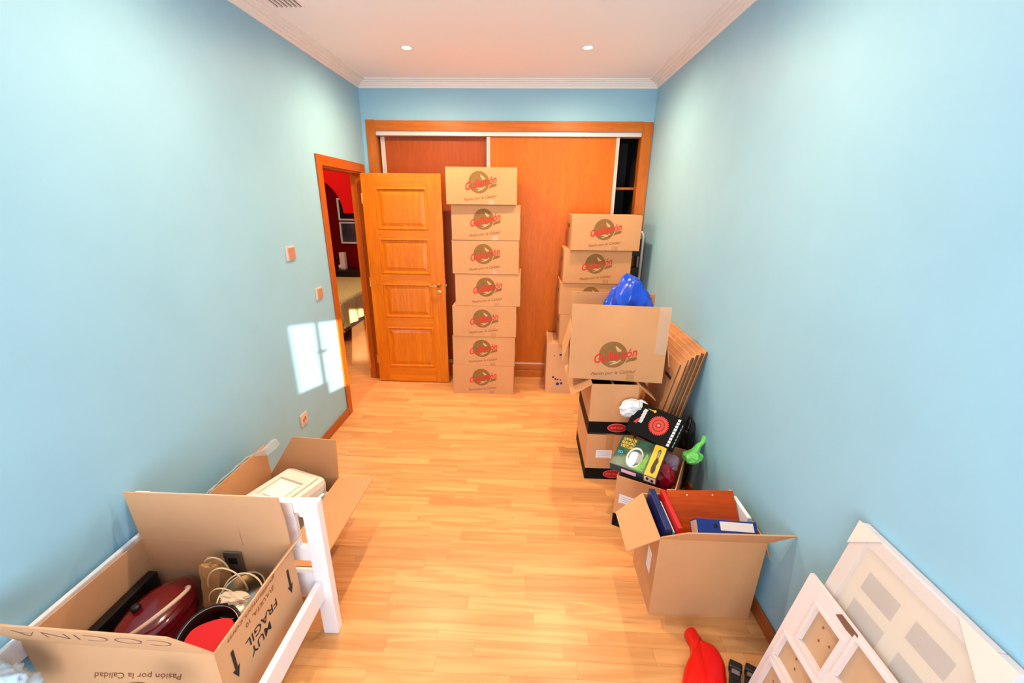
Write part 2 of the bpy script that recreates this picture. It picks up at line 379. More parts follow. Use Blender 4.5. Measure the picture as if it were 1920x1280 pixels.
for z in (1.93, 1.50, 1.05, .60): obj('shelf', bx(2.22, .16, z, 2.58, .66, z+.022), M_FRAMEH if z == 1.93 else M_INT, wd)

# ------------------------------------------------------------------ ceiling fittings
M_LED = mat('lit_lamp_glass', (255, 236, 205), .4, emit=14)
def downlight(x, y, lbl):
    t = thing('downlight', lbl, 'downlight', (x, y, H), group='recessed ceiling downlights')
    obj('trim_ring', lathe(BM(), [(.030, 0), (.033, -.004), (.043, -.004), (.046, 0), (.046, .0)], 32), M_WHITE, t, (0, 0, 0), smooth=True)
    obj('lamp', lathe(BM(), [(0, -.0005), (.030, -.0005), (.030, .0)], 24), M_LED, t)
    ld = bpy.data.lights.new('downlight_lamp', 'SPOT'); ld.energy = LAMP_E*(1.3 if y > -1.5 else .85); ld.color = LAMP_C; ld.spot_size = 3.1; ld.spot_blend = 1.0; ld.shadow_soft_size = .025
    lo = bpy.data.objects.new('downlight_lamp', ld); COL.objects.link(lo); lo.parent = t; lo.location = (0, 0, -.012)
for i, y in enumerate((-.82, -2.45)):
    for x, s in ((.675, 'the open door'), (1.93, 'the cardboard boxes by the right wall')):
        downlight(x, y, ('small lit recessed downlight in the ceiling above ' + s) if i == 0 else ('small lit recessed downlight in the %s of the ceiling near %s' % ('middle', ('the left wall', 'the right wall')[x > 1])))
av = thing('air_vent', 'white slatted air vent grille in the ceiling', 'vent', (.215, -1.65, H))
obj('vent_frame', poly(BM(), [(-.10, -.2, -.004), (.10, -.2, -.004), (.10, .2, -.004), (-.10, .2, -.004)], (0, 0, 1), .0035), M_CEIL, av)
for k in range(7):
    x = -.078+k*.026
    obj('slat', bx(x-.004, -.185, -.013, x+.004, .185, -.0042, .001), M_CORN, av)
    if k < 6: obj('slot', bx(x+.006, -.185, -.0055, x+.020, .185, -.0041), mat('vent_dark', (120, 104, 94), .8), av)

# ------------------------------------------------------------------ switches on the left wall
M_SW = mat('copper_tinted_switch', (196, 148, 124), .3, .25)
M_SWF = mat('pale_switch_rim', (214, 190, 178), .35)
def plate(name, lbl, cat, yc, zc, w, hh, kind):
    t = thing(name, lbl, cat, (0, yc, zc))
    obj('cover_plate', bx(0, -w/2, -hh/2, .009, w/2, hh/2, .003), M_SWF, t)
    if kind == 'socket':
        obj('socket_well', lathe(BM(), [(.0, .0095), (.019, .0095), (.021, .013), (.023, .009)], 24), M_SW, t, (0, 0, 0), (0, PI/2, 0))
        for s in (-1, 1): obj('pin_hole', lathe(BM(), [(0, .0105), (.003, .0105), (.003, .009)], 12), M_DARK, t, (0, s*.0095, 0), (0, PI/2, 0))
    else: obj('rocker', bx(.009, -w*.32, -hh*.40, .014, w*.42, hh*.40, .002), M_SW, t)
plate('thermostat_switch', 'larger square copper toned wall switch above the other one', 'light switch', -1.482, 1.468, .10, .09, 'sw')
plate('light_switch', 'small copper toned light switch beside the door casing', 'light switch', -1.19, 1.141, .092, .088, 'sw')
plate('wall_socket', 'copper toned wall socket low above the baseboard', 'socket', -1.641, .338, .088, .088, 'socket')

# ------------------------------------------------------------------ cardboard boxes
BW, BD, BH = .595, .395, .295
ROUND = disc(.088, .088, 48, 'logo_roundel')
SW1 = flat([(.010, .062), (.030, .048), (.052, .030), (.044, .022), (.028, .022), (.016, .040)], 'logo_highlight')
SW2 = flat([(-.028, -.052), (.012, -.040), (.030, -.046), (.046, -.030), (.058, -.047), (.046, -.040), (.032, -.056), (.004, -.066), (-.024, -.072), (.012, -.052)], 'logo_figure')
SW3 = flat([(.098, -.018), (.145, -.006), (.150, -.020), (.142, -.030), (.100, -.042), (.082, -.052), (.088, -.030)], 'logo_ribbon')
def logo(parent, o, xa, ya):
    """printed roundel with red script lettering and a tag line; o is the roundel centre"""
    o, xa, ya = Vector(o), Vector(xa), Vector(ya)
    stick('logo_roundel', ROUND, M_PR_BROWN, parent, o, xa, ya, .0006)
    stick('logo_highlight', SW1, M_CARD2, parent, o, xa, ya, .0009); stick('logo_figure', SW2, M_CARD2, parent, o, xa, ya, .0009)
    stick('logo_ribbon', SW3, M_PR_BROWN, parent, o, xa, ya, .0006)
    stick('logo_lettering', text('Guillamón', .272, .38, .0016, height=.060), M_PR_RED, parent, o + xa*.015 - ya*.004, xa, ya, .0012, .24)
    stick('tag_line', text('Pasión por la Calidad', .285, .5, .0005, height=.030), M_PR_TAG, parent, o + xa*.010 - ya*.125, xa, ya, .0006, .12)
def closed_box(x, y, z, label, rz=0, group='sealed printed removal boxes', w=BW, d=BD, hh=BH, print_=True, shade=0):
    t = thing('cardboard_box', label, 'box', (x, y, z), rz, group)
    obj('body', bx(0, 0, 0, w, d, hh-.004, .003), M_CARD, t)
    obj('top_flap', bx(0, 0, hh-.004, w, d/2-.0015, hh, .001), M_CARD, t); obj('top_flap', bx(0, d/2+.0015, hh-.004, w, d, hh, .001), M_CARD, t)
    obj('tape', bx(-.001, d/2-.025, hh-.07, -.0002, d/2+.025, hh), M_TAPE, t); obj('tape', bx(w+.0002, d/2-.025, hh-.07, w+.001, d/2+.025, hh), M_TAPE, t)
    for xx, s in ((-.0006, -1), (w+.0006, 1)):
        obj('hand_hole', bx(min(xx, xx+.0004*s), d*.36, hh*.62, max(xx, xx+.0004*s), d*.64, hh*.74), M_CARDE, t)
    if print_: logo(t, (w*.47, 0, hh*.60), (1, 0, 0), (0, 0, 1))
    stick('tape_end', rect(.05, .035), M_TAPE, t, (w*.64, 0, .019), (1, 0, 0), (0, 0, 1), .0004)
    return t
names = ['bottom', 'second', 'third', 'fourth', 'fifth', 'sixth', 'topmost']
S1 = [(.846, -.462, 0), (.853, -.455, .0), (.862, -.460, .003), (.896, -.455, .0), (.877, -.458, -.004), (.882, -.462, 0), (.850, -.492, .012)]
for i, (x, y, rz) in enumerate(S1):
    l = 'sealed cardboard box, %s in the tall stack beside the open door' % (names[i] if i in (0, 6) else names[i] + ' from the floor')
    closed_box(x, y, i*(BH+.0015), l, rz)
S2 = [(1.865, -.435, 0), (1.852, -.430, 0), (1.872, -.440, -.004), (1.922, -.475, .010)]
n2 = ['lowest sealed box above the dotted carton in the wardrobe corner stack', 'second sealed box above the dotted carton, partly behind the blue bag', 'third sealed box above the dotted carton, half shaded by the one on it', 'topmost sealed box with red script logo in front of the open wardrobe end']
DBH = .52
for i, (x, y, rz) in enumerate(S2): closed_box(x, y, DBH+.002+i*(BH+.0015), n2[i], rz)

def open_box(name, label, loc, rz, w, d, hh, flaps, m=M_CARD, group=None, t=.005):
    """open carton, origin at its front left floor corner; flaps: side -> (length, angle from upright outwards, inset at both ends[, list of outline points])"""
    T = thing(name, label, 'box', loc, rz, group)
    bm = BM(); box(bm, 0, 0, 0, w, d, t); box(bm, 0, 0, t, w, t, hh); box(bm, 0, d-t, t, w, d, hh); box(bm, 0, t, t, t, d-t, hh); box(bm, w-t, t, t, w, d-t, hh)
    obj('body', bm, m, T)
    for side, fl in flaps.items():
        ln, ang, i0, i1 = fl[:4]
        P0, ax, out = {'front': (Vector((0, t/2, hh)), Vector((1, 0, 0)), Vector((0, -1, 0))), 'back': (Vector((0, d-t/2, hh)), Vector((1, 0, 0)), Vector((0, 1, 0))),
                       'left': (Vector((t/2, 0, hh)), Vector((0, 1, 0)), Vector((-1, 0, 0))), 'right': (Vector((w-t/2, 0, hh)), Vector((0, 1, 0)), Vector((1, 0, 0)))}[side]
        L_ = w if side in ('front', 'back') else d
        dr = Vector((0, 0, 1))*math.cos(ang) + out*math.sin(ang); n = ax.cross(dr).normalized()
        pts = fl[4] if len(fl) > 4 else [(i0, 0), (L_-i1, 0), (L_-i1, ln), (i0, ln)]
        q = [P0 + ax*a + dr*b - n*t/2 for a, b in pts]
        obj('flap', poly(BM(), q, n, t), m, T)
    return T

# dotted carton under the corner stack
db = open_box('dotted_carton', 'tall pale carton with dark blue dots under the corner stack', (1.757, -.395, 0), 0, .64, .365, DBH, {'left': (.10, .05, .0, .25)}, M_CARD2, t=.006)
obj('inner_lid', bx(.006, .006, DBH-.006, .634, .359, DBH), M_CARD2, db)
for dx, dz, r in ((.075, .395, .006), (.135, .405, .012), (.072, .170, .012), (.095, .150, .010), (.118, .145, .009), (.118, .098, .017), (.155, .105, .013), (.145, .140, .008)):
    stick('dot', disc(r, r, 20, 'dot'), M_BLUEINK, db, (dx, 0, dz), (1, 0, 0), (0, 0, 1), .0006)

# white folding ladder behind the corner stack
ld = thing('folding_ladder', 'folded white tubular stepladder with dark treads behind the corner stack', 'ladder', (2.585, -.16, 0), 0)
M_TUBE = mat('white_tube', (232, 222, 214), .3, .2)
for s in (-.0, .07):
    pass
arcp = [(.035, 0, 0), (.035, 0, 1.46)] + [(.035-.035*(1-math.cos(a)), 0, 1.46+.075*math.sin(a)) for a in (PI/6, PI/3, PI/2)]
obj('rail', tube(BM(), [(.040, 0, .0), (.040, 0, 1.47), (.036, 0, 1.52), (.022, 0, 1.55), (-.005, 0, 1.56), (-.02, .02, 1.555)], .013, 12), M_TUBE, ld, smooth=True)
obj('rail', tube(BM(), [(.040, .11, .0), (.040, .11, 1.47), (.034, .11, 1.53), (.018, .11, 1.555), (-.02, .11, 1.56)], .013, 12), M_TUBE, ld, smooth=True)
obj('crossbar', tube(BM(), [(-.02, .02, 1.555), (-.03, .065, 1.558), (-.02, .11, 1.56)], .013, 12), M_TUBE, ld, smooth=True)
for z in (.25, .52, .79, 1.06, 1.33): obj('tread', bx(-.045, .0, z, .026, .11, z+.16, .004), M_DARK, ld)
obj('dark_panel', bx(.005, .125, .2, .055, .135, 1.40, .003), M_DARK, ld)

# wine cartons with black band
M_OVAL = mat('red_oval_ink', (186, 10, 14), .6)
M_PINK = mat('pale_red_ink', (232, 120, 112), .6)
def band_box(label, loc, rz, w, d, hh, flaps, lab=None, oval=True, name='banded_carton'):
    T = open_box(name, label, loc, rz, w, d, hh, flaps, M_CARD)
    bm = BM(); e = .0009; box(bm, -e, -e, .002, w+e, 0, .088); box(bm, -e, 0, .002, 0, d, .088); box(bm, w, 0, .002, w+e, d, .088); box(bm, -e, d, .002, w+e, d+e, .088)
    obj('black_band', bm, M_BLACK, T)
    if oval:
        stick('oval_rim', disc(.062, .031, 40, 'oval_rim'), M_PINK, T, (w*.62, -e, .045), (1, 0, 0), (0, 0, 1), .0005)
        stick('oval', disc(.058, .027, 40, 'oval'), M_OVAL, T, (w*.62, -e, .045), (1, 0, 0), (0, 0, 1), .0008)
        stick('oval_lettering', text('Ruth Gear', .086, .2, .001), M_PINK, T, (w*.62, -e, .046), (1, 0, 0), (0, 0, 1), .0012)
    if lab:
        stick('address_label', rect(lab[2], lab[3]), M_PAPER, T, (lab[0], 0, lab[1]), (1, 0, 0), (0, 0, 1), .0006)
        for k in range(4): stick('print_line', rect(lab[2]*.8, .003), mat('grey_print', (150, 150, 170), .8), T, (lab[0], 0, lab[1]+lab[3]*.25-k*.014), (1, 0, 0), (0, 0, 1), .0009)
    return T
EH = .355
E_ = band_box('closed banded carton on the floor carrying the open one', (1.977, -1.742, 0), 0, .30, .50, EH, {}, (.118, .20, .105, .062))
obj('top_flap', bx(0, 0, EH-.004, .30, .25, EH), M_CARD, E_); obj('top_flap', bx(0, .25, EH-.004, .30, .50, EH), M_CARD, E_)
stick('tape', rect(.05, .12), M_TAPE, E_, (.15, 0, EH-.06), (1, 0, 0), (0, 0, 1), .0005)
D_ = band_box('open banded carton with a red oval, under the box with the blue bag', (1.979, -1.738, EH+.001), 0, .30, .50, EH, {'left': (.155, 2.15, .0, .0), 'right': (.155, 2.3, .0, .0)})
bm = BM()
blk = thing('black_case', 'glossy black case with a white middle edge inside the open banded carton', 'case', (2.129, -1.49, EH+.10), 0)
obj('body', bx(-.135, -.235, 0, -.005, .235, .225, .006), M_DARK, blk); obj('body', bx(.008, -.235, 0, .135, .235, .215, .006), M_DARK, blk)
obj('white_edge', bx(-.005, -.235, 0, .008, .235, .228, .001), M_WHITE, blk)
CZ = 2*EH+.004
th = .085
C_ = open_box('open_carton', 'open carton with red script logo holding the blue bag', (1.835, -1.655, CZ), -th, BW, BD, BH, {'front': (.20, -.03, .0, .0), 'back': (.20, .02, .0, .02), 'left': (.19, 2.9, .01, .01), 'right': (.19, 2.95, .01, .01)})
logo(C_, (BW*.46, 0, BH*.60), (1, 0, 0), (0, 0, 1))
stick('tape', rect(.05, .05), M_TAPE, C_, (BW*.66, 0, .026), (1, 0, 0), (0, 0, 1), .0005)
M_FILM = mat('clear_tape_film', (232, 214, 190), .12, alpha=.35)
stick('clear_tape', rect(.07, .30), M_FILM, C_, (BW-.036, 0, BH+.05), (1, 0, 0), (0, 0, 1), .003)
M_BAG = mat('blue_bin_bag', (8, 70, 205), .22, var=.25, scale=6, spec=.6)
bc = PX(1174, 562, 1, -1.44)
b_ = crumple('blue_plastic_bag', (bc.x+.01, -1.445, CZ+.385), (.165, .125, .225), 5, .26, M_BAG, None, 5, 1.5, top=.14)
tag(b_, 'crumpled shiny blue plastic bag sticking out of the open carton', 'bag')

# flattened cartons leaning on the right wall
for i in range(10):
    x1 = W-.004-i*.0125; ln = .985-(.0, .02, .01, .03, .025, .05, .045, .07, .10, .12)[i]; y0 = -1.785+(.0, .012, .004, .018, .010, .022, .012, .03, .02, .075)[i]
    ang = .215; sh = thing('flattened_carton', '', 'cardboard', (0, 0, 0), group='flattened cartons against the right wall')
    sh['label'] = ('flattened brown carton lying directly against the wall in the leaning bundle', 'flattened brown carton with a black mark at the front of the leaning bundle')[i == 9] if i in (0, 9) else 'flattened brown carton, %s from the wall in the leaning bundle' % ('', 'second', 'third', 'fourth', 'fifth', 'sixth', 'seventh', 'eighth', 'ninth')[i]
    dx = math.sin(ang); dz = math.cos(ang)
    top = Vector((x1, 0, ln*dz)); dr = Vector((-dx, 0, -dz)); L_ = ln; wdt = (.66, .62, .64, .60, .66, .58, .56, .60, .62, .55)[i]
    A = top.copy(); B = top + dr*L_
    A.y = B.y = y0
    for k, o2 in ((0, 0), (1, .0050)):
        n = Vector((-dz, 0, dx)); p = [A - n*(-o2), B - n*(-o2), B - n*(-o2) + Vector((0, wdt, 0)), A - n*(-o2) + Vector((0, wdt, 0))]
        bm = BM(); poly(bm, p, n, .0045); o3 = obj('board', bm, M_CARD, sh)
    bm = BM(); poly(bm, [A + Vector((0, -.0004, 0)), B + Vector((0, -.0004, 0)), B + n*.010 + Vector((0, -.0004, 0)), A + n*.010 + Vector((0, -.0004, 0))], (0, -1, 0), .0003); obj('corrugated_edge', bm, M_CARDE, sh)
    if i == 9:
        q = A + n*.0102 + dr*.11 + Vector((0, .05, 0))
        bm = BM(); poly(bm, [q, q + dr*.02, q + dr*.02 + Vector((0, .11, 0)), q + Vector((0, .11, 0))], n, .0005); obj('printed_mark', bm, M_PR_DARK, sh)

# ------------------------------------------------------------------ carton F with the toy boxes
fth = math.radians(27)
F_ = band_box('tilted banded carton piled with games and plastic bags', (2.086, -2.165, 0), -fth, .31, .47, .345, {}, (.075, .20, .10, .060), oval=False)
def oriented(name, label, cat, P0, Pu, Pv, thick, m, group=None, size=None):
    """box given by the photo corners of its upper face: P0 lower left, Pu lower right, Pv upper left"""
    u = (Pu-P0); v = (Pv-P0); lu = u.length; u.normalize(); v -= u*v.dot(u); lv = v.length; v.normalize(); n = u.cross(v)
    if size: lu, lv = size
    e = bpy.data.objects.new(name, None); COL.objects.link(e); e.empty_display_size = .05
    mm = Matrix((u, v, n)).transposed().to_4x4(); mm.translation = P0 - n*thick; e.matrix_world = mm
    tag(e, label, cat, group)
    obj('carton_body', bx(0, 0, 0, lu, lv, thick, .002), m, e)
    return e, lu, lv
X, Y = (1, 0, 0), (0, 1, 0)
M_VR = mat('jungle_print', (40, 92, 70), .35, var=.75, scale=14)
M_TEAL = mat('teal_print', (12, 62, 78), .35); M_YEL = mat('yellow_print', (240, 178, 32), .4); M_GRN = mat('leaf_green_print', (92, 168, 52), .4, var=.5, scale=30)
vr, lu, lv = oriented('headset_game_box', 'printed virtual reality headset box with a yellow side panel', 'toy box', PX(1143, 867, 2, .40), PX(1230, 897, 2, .40), PX(1160, 812, 2, .47), .055, M_TEAL)
T_ = .055
stick('picture_panel', rect(lu*.74, lv*.97), M_VR, vr, (lu*.38, lv*.5, T_), X, Y, .0005)
stick('leaf_patch', flat([(lu*.46, lv*.05), (lu*.70, lv*.06), (lu*.72, lv*.5), (lu*.66, lv*.62), (lu*.62, lv*.38), (lu*.5, lv*.22)]), M_GRN, vr, (0, 0, T_), X, Y, .0008)
stick('yellow_panel', rect(lu*.245, lv*1.0), M_YEL, vr, (lu*.872, lv*.5, T_), X, Y, .0007)
M_YTX = mat('yellow_lettering', (250, 190, 40), .4)
for k, s in enumerate(('GAFAS DE', 'REALIDAD', 'VIRTUAL')): stick('lettering', text(s, lu*.30, 0, .0015, height=lv*.10), M_YTX, vr, (lu*.20, lv*(.90-k*.125), T_), X, Y, .0012)
stick('lettering', text('3D', lu*.12, 0, .003), mat('sky_lettering', (90, 170, 220), .4), vr, (lu*.11, lv*.43, T_), X, Y, .0012)
M_GREY = mat('pale_grey_print', (205, 212, 212), .4)
def ell(cx, cy, rx, ry, n=24): return flat([(lu*(cx+rx*math.cos(2*PI*i/n)), lv*(cy+ry*math.sin(2*PI*i/n))) for i in range(n)])
stick('headset_strap', ell(.44, .40, .17, .33), M_GREY, vr, (0, 0, T_), X, Y, .0010)
stick('headset_gap', ell(.45, .39, .145, .27), M_VR, vr, (0, 0, T_), X, Y, .0013)
stick('headset_side', flat([(lu*.46, lv*.22), (lu*.60, lv*.26), (lu*.61, lv*.50), (lu*.47, lv*.58)]), mat('mid_grey_print', (140, 146, 148), .4), vr, (0, 0, T_), X, Y, .0016)
stick('headset_picture', flat([(lu*.33, lv*.20), (lu*.36, lv*.13), (lu*.46, lv*.13), (lu*.49, lv*.20), (lu*.49, lv*.50), (lu*.45, lv*.58), (lu*.36, lv*.56), (lu*.33, lv*.48)]), M_WHITE, vr, (0, 0, T_), X, Y, .0019)
ctl = [(lu*.845, lv*.12), (lu*.90, lv*.08), (lu*.93, lv*.20), (lu*.915, lv*.36), (lu*.935, lv*.48), (lu*.91, lv*.58), (lu*.92, lv*.80), (lu*.885, lv*.90), (lu*.85, lv*.82), (lu*.86, lv*.58), (lu*.84, lv*.42), (lu*.83, lv*.26)]
stick('controller_picture', flat(ctl), M_DARK, vr, (0, 0, T_), X, Y, .0012)
stick('controller_screen', rect(lu*.04, lv*.22), mat('screen_grey', (120, 126, 130), .4), vr, (lu*.885, lv*.70, T_), X, Y, .0016)
stick('side_print', rect(lu*.70, T_*.8), mat('navy_print', (16, 50, 72), .4), vr, (lu*.38, 0, T_*.5), X, (0, 0, 1), .0005)
stick('side_label', rect(lu*.32, T_*.5), mat('pink_label', (244, 196, 206), .5), vr, (lu*.42, 0, T_*.48), X, (0, 0, 1), .0009)
stick('side_print', rect(lu*.24, T_*.8), M_PAPER, vr, (lu*.87, 0, T_*.5), X, (0, 0, 1), .0005)
for a, b in ((.82, .55), (.92, .4)): stick('side_figure', disc(lu*.03, T_*.22, 16), M_DARK, vr, (lu*a, 0, T_*b), X, (0, 0, 1), .0009)

bk, lu, lv = oriented('red_gear_game_box', 'black game box printed with a red toothed wheel', 'toy box', PX(1171, 803, 2, .47), PX(1253, 842, 2, .47), PX(1207, 755, 2, .62), .075, M_BLACK)
T_ = .075
gear = []
for k in range(32):
    for dr_, r in ((0, .046), (.45, .046), (.5, .052), (.95, .052)): gear.append(((r*math.cos(2*PI*(k+dr_)/32*1)), r*math.sin(2*PI*(k+dr_)/32)))
gs = lv/.21
M_RG = mat('red_wheel_print', (222, 44, 36), .4); M_RG2 = mat('dark_red_print', (130, 8, 10), .4)
c0 = (lu*.62, lv*.52, T_)
stick('wheel_picture', flat([(a*1.25*gs, b*1.25*gs) for a, b in gear]), M_RG, bk, c0, X, Y, .0006)
stick('wheel_ring', disc(.042*gs, .042*gs), M_RG2, bk, c0, X, Y, .0009); stick('wheel_ring', disc(.033*gs, .033*gs), M_RG, bk, c0, X, Y, .0012)
stick('wheel_ring', disc(.018*gs, .018*gs), M_RG2, bk, c0, X, Y, .0015); stick('wheel_hub', disc(.009*gs, .009*gs), M_PINK, bk, c0, X, Y, .0018)
M_SIL = mat('silver_print', (196, 200, 202), .4)
for k in range(4): stick('letter_tile', flat([(-.014, -.012), (.010, -.012), (.014, .012), (-.010, .012)]), M_SIL, bk, (lu*.24, lv*(.44+k*.115), T_), X, Y, .0007)
stick('red_letter', flat([(-.016, -.02), (.006, -.02), (.010, .022), (-.004, .004)]), M_RG, bk, (lu*.16, lv*.42, T_), X, Y, .0009)
stick('gold_dart', flat([(-.03, 0), (.012, -.004), (.022, -.010), (.030, 0), (.022, .010), (.012, .004)]), M_YEL, bk, (lu*.36, lv*.88, T_), X, Y, .0008)
for k in range(9): stick('white_letter', rect(.016, lv*.075), M_PAPER, bk, (lu*.955, lv*(.10+k*.10), T_), X, Y, .0007)
for k in range(7): stick('white_letter', rect(lv*.08, .012), M_PAPER, bk, (lu, lv*(.15+k*.11), T_*.5), Y, (0, 0, 1), .0007)
stick('side_print', rect(lu*.14, T_*.4), mat('grey_blue_print', (150, 156, 180), .4), bk, (lu*.86, 0, T_*.5), X, (0, 0, 1), .0007)

def bag(name, lbl, c, rad, seed, amp, m, flat_z=None, freq=1.7, cat='bag', sub=5, top=None):
    return tag(crumple(name, c, rad, seed, amp, m, flat_z, sub, freq, top), lbl, cat)
M_WBAG = mat('white_plastic_bag', (228, 232, 238), .35, var=.1, scale=5)
M_GBAG = mat('green_plastic_bag', (120, 226, 108), .3, var=.15, scale=6)
M_RBAG = mat('dark_red_plastic_bag', (170, 8, 48), .22, var=.35, scale=5)
M_PBAG = mat('lilac_clear_bag', (196, 170, 204), .15, alpha=.35)
M_KBAG = mat('black_plastic_bag', (10, 10, 12), .3)
p = PX(1190, 770, 1, -1.85); bag('white_bag', 'crumpled white plastic bag behind the red wheel game box', (p.x+.010, -1.787, p.z-.01), (.080, .040, .058), 3, .34, M_WBAG)
p = PX(1300, 850, 2, .40); bag('green_bag', 'bright green plastic bag with a twisted neck in the tilted carton', (p.x, p.y, .375), (.055, .045, .04), 8, .3, M_GBAG)
gb = bpy.data.objects['green_bag']
tw = PX(1322, 820, 2, .46) - gb.location
obj('twisted_neck', tube(BM(), [(0, 0, .02), Vector(tw)*.45 + Vector((0, .006, .01)), Vector(tw)*.75 - Vector((0, .004, 0)), tw], [.030, .016, .012, .020], 8), M_GBAG, gb)
p = PX(1270, 880, 2, .33); bag('dark_red_bag', 'dark red plastic bag in the tilted carton beside the headset box', (2.364, -2.055, .285), (.086, .10, .085), 4, .26, M_RBAG)
p = PX(1262, 862, 2, .37); bag('lilac_bag', 'translucent lilac plastic wrap between the headset box and the red bag', (p.x-.014, p.y+.004, .350), (.050, .055, .050), 6, .3, M_PBAG)
p = PX(1305, 800, 1, -1.86); bag('black_bag', 'black plastic bag between the flattened cartons and the tilted carton', (2.590, -1.835, .30), (.040, .050, .25), 9, .22, M_KBAG, None)

# ------------------------------------------------------------------ carton G with binder and wooden box
G_ = open_box('open_carton', 'open plain carton filled with a blue binder, folders and a wooden box', (2.150, -2.718, 0), 0, .455, .295, .435,
    {'left': (.155, 2.0, .0, .0, [(0, 0), (.295, 0), (.225, .155), (-.01, .155)]), 'front': (.15, .62, .0, .0, [(0, 0), (.455, 0), (.50, .15), (.08, .13), (.0, .03)]), 'right': (.10, 2.76, .02, .06), 'back': (.15, 2.95, 0, 0)})
stick('address_label', rect(.055, .12), M_PAPER, G_, (0, .085, .235), (0, -1, 0), (0, 0, 1), .0007)
M_RWOOD = wood('red_brown_wood', (150, 46, 2), (210, 84, 10), .4, 'X', 1.2, .4, .0, spec=.2)
wp, lu, lv = oriented('wooden_panel_box', 'flat reddish brown wooden box standing in the open carton', 'wooden box', PX(1262, 1012, 1, -2.61), PX(1393, 1014, 1, -2.61), PX(1232, 918, 1, -2.462), .030, M_RWOOD)
obj('metal_clip', bx(lu*.02, lv, .012, lu*.15, lv+.004, .024, .001), M_ALU, wp)
obj('metal_clip', bx(lu*.95, lv, .012, lu*.995, lv+.004, .024, .001), M_ALU, wp)
for a in (.30, .68): obj('screw_head', lathe(BM(), [(0, .0012), (.003, .001), (.004, 0)], 12), M_ALU, wp, (lu*a, lv*.90, .030))
# binder: blue lever arch file lying across
P0, P1 = PX(1312, 1003, 1, -2.65), PX(1440, 1012, 1, -2.65)
bn, lu, lv = oriented('ring_binder', 'dark blue ring binder lying across the open carton', 'binder', Vector((2.325, -2.690, .442)), Vector((2.585, -2.690, .430)), Vector((2.332, -2.640, .485)), .08, mat('dark_blue_binder', (12, 46, 140), .4))
stick('spine_label', rect(lu*.56, lv*.55), M_PAPER, bn, (lu*.66, lv*.62, .08), X, Y, .0006)
stick('finger_ring', disc(.010, .010, 20), M_DARK, bn, (lu*.30, lv*.60, .08), X, Y, .0008)
obj('paper_stack', bx(-.002, .006, .012, -.0003, lv-.006, .074), mat('cream_paper', (226, 208, 188), .8), bn)
def book(name, lbl, x0, y0, z0, x1, y1, z1, m, tilt=0, cat='folder', pages=True):
    t = thing(name, lbl, cat, (x0, y0, z0), rot=(0, tilt, 0))
    obj('cover', bx(0, 0, 0, x1-x0, y1-y0, z1-z0, .002), m, t)
    if pages: obj('pages_top', bx(.003, .004, z1-z0+.0002, x1-x0-.003, y1-y0-.004, z1-z0+.001), M_PAPER, t)
    return t
book('navy_folder', 'glossy navy folder at the carton wall beside the red folder', 2.160, -2.70, .14, 2.190, -2.43, .47, mat('navy_gloss', (22, 34, 96), .2, var=.5, scale=12), .05, 'folder', False)
book('teal_notebook', 'thin teal notebook between the navy and red folders', 2.196, -2.70, .14, 2.206, -2.50, .455, mat('teal_cover', (60, 176, 200), .4), .04)
rb = book('red_folder', 'red folder standing beside the wooden box', 2.212, -2.705, .14, 2.230, -2.45, .485, mat('red_cover', (206, 12, 18), .4), .04, 'folder', False)
book('white_folder', 'white paper wad at the end of the wooden box', 2.574, -2.60, .14, 2.592, -2.45, .46, M_PAPER, 0, 'paper')

# ------------------------------------------------------------------ picture frames by the right wall
LEAN = .18
def frame_thing(name, label, xt, ytop, zt, wdt, thick):
    """leaning frame: local x along -y of the room, local y up the slope, local z towards the room"""
    up = Vector((math.sin(LEAN), 0, math.cos(LEAN))); ax = Vector((0, -1, 0)); n = ax.cross(up)
    hgt = zt/math.cos(LEAN)
    P = Vector((xt, ytop, zt)) - up*hgt
    e = bpy.data.objects.new(name, None); COL.objects.link(e); mm = Matrix((ax, up, n)).transposed().to_4x4(); mm.translation = P; e.matrix_world = mm
    tag(e, label, 'picture frame')
    def hit(u, v):
        q = PXP(u, v, P + n*thick, n) - P; return q.dot(ax), q.dot(up)
    return e, hgt, hit
fw = mat('white_frame', (224, 213, 214), .35)
f2, h2, hit2 = frame_thing('wrapped_picture_frame', 'large white picture frame wrapped in clear film leaning on the blue wall', W-.003, -3.06, .855, .47, .028)
fw2 = .44
B_ = .045
for a in ((0, 0, .0, B_, h2, .028), (fw2-B_, 0, 0, fw2, h2, .028), (B_, h2-B_, 0, fw2-B_, h2, .028), (B_, 0, 0, fw2-B_, B_, .028)): obj('frame_bar', bx(*a, .003), fw, f2)
obj('mat_board', bx(B_, B_, .004, fw2-B_, h2-B_, .014), mat('cream_mat', (228, 214, 196), .6), f2)
M_PH = mat('grey_photo', (168, 160, 158), .4, var=.2, scale=10)
ops = []
for px_ in (((1623.5, 1071), (1680, 1132), (1660, 1164.5), (1606, 1099.5)), ((1710, 1163), (1782, 1243), (1760, 1275.5), (1687, 1194)), ((1595, 1118), (1648, 1185), (1628, 1217), (1574, 1150)), ((1675, 1220), (1740, 1300), (1720, 1330), (1655, 1250))):
    q = [hit2(*p_) for p_ in px_]; x0 = (q[0][0]+q[3][0])/2; x1 = (q[1][0]+q[2][0])/2; y1 = (q[0][1]+q[1][1])/2; y0 = (q[2][1]+q[3][1])/2
    x1 = min(x1, fw2-B_-.02); ops.append((x0, y0, x1, y1))
    obj('photo_opening', bx(x0, y0, .014, x1, y1, .0155), M_PH, f2)
M_WRAP = mat('clear_wrap_film', (236, 230, 224), .12, alpha=.25, spec=.6)
obj('wrap_film', bx(.004, .004, .0288, fw2-.004, h2-.004, .0292), M_WRAP, f2)
M_CP = mat('cardboard_corner_white', (232, 216, 208), .5)
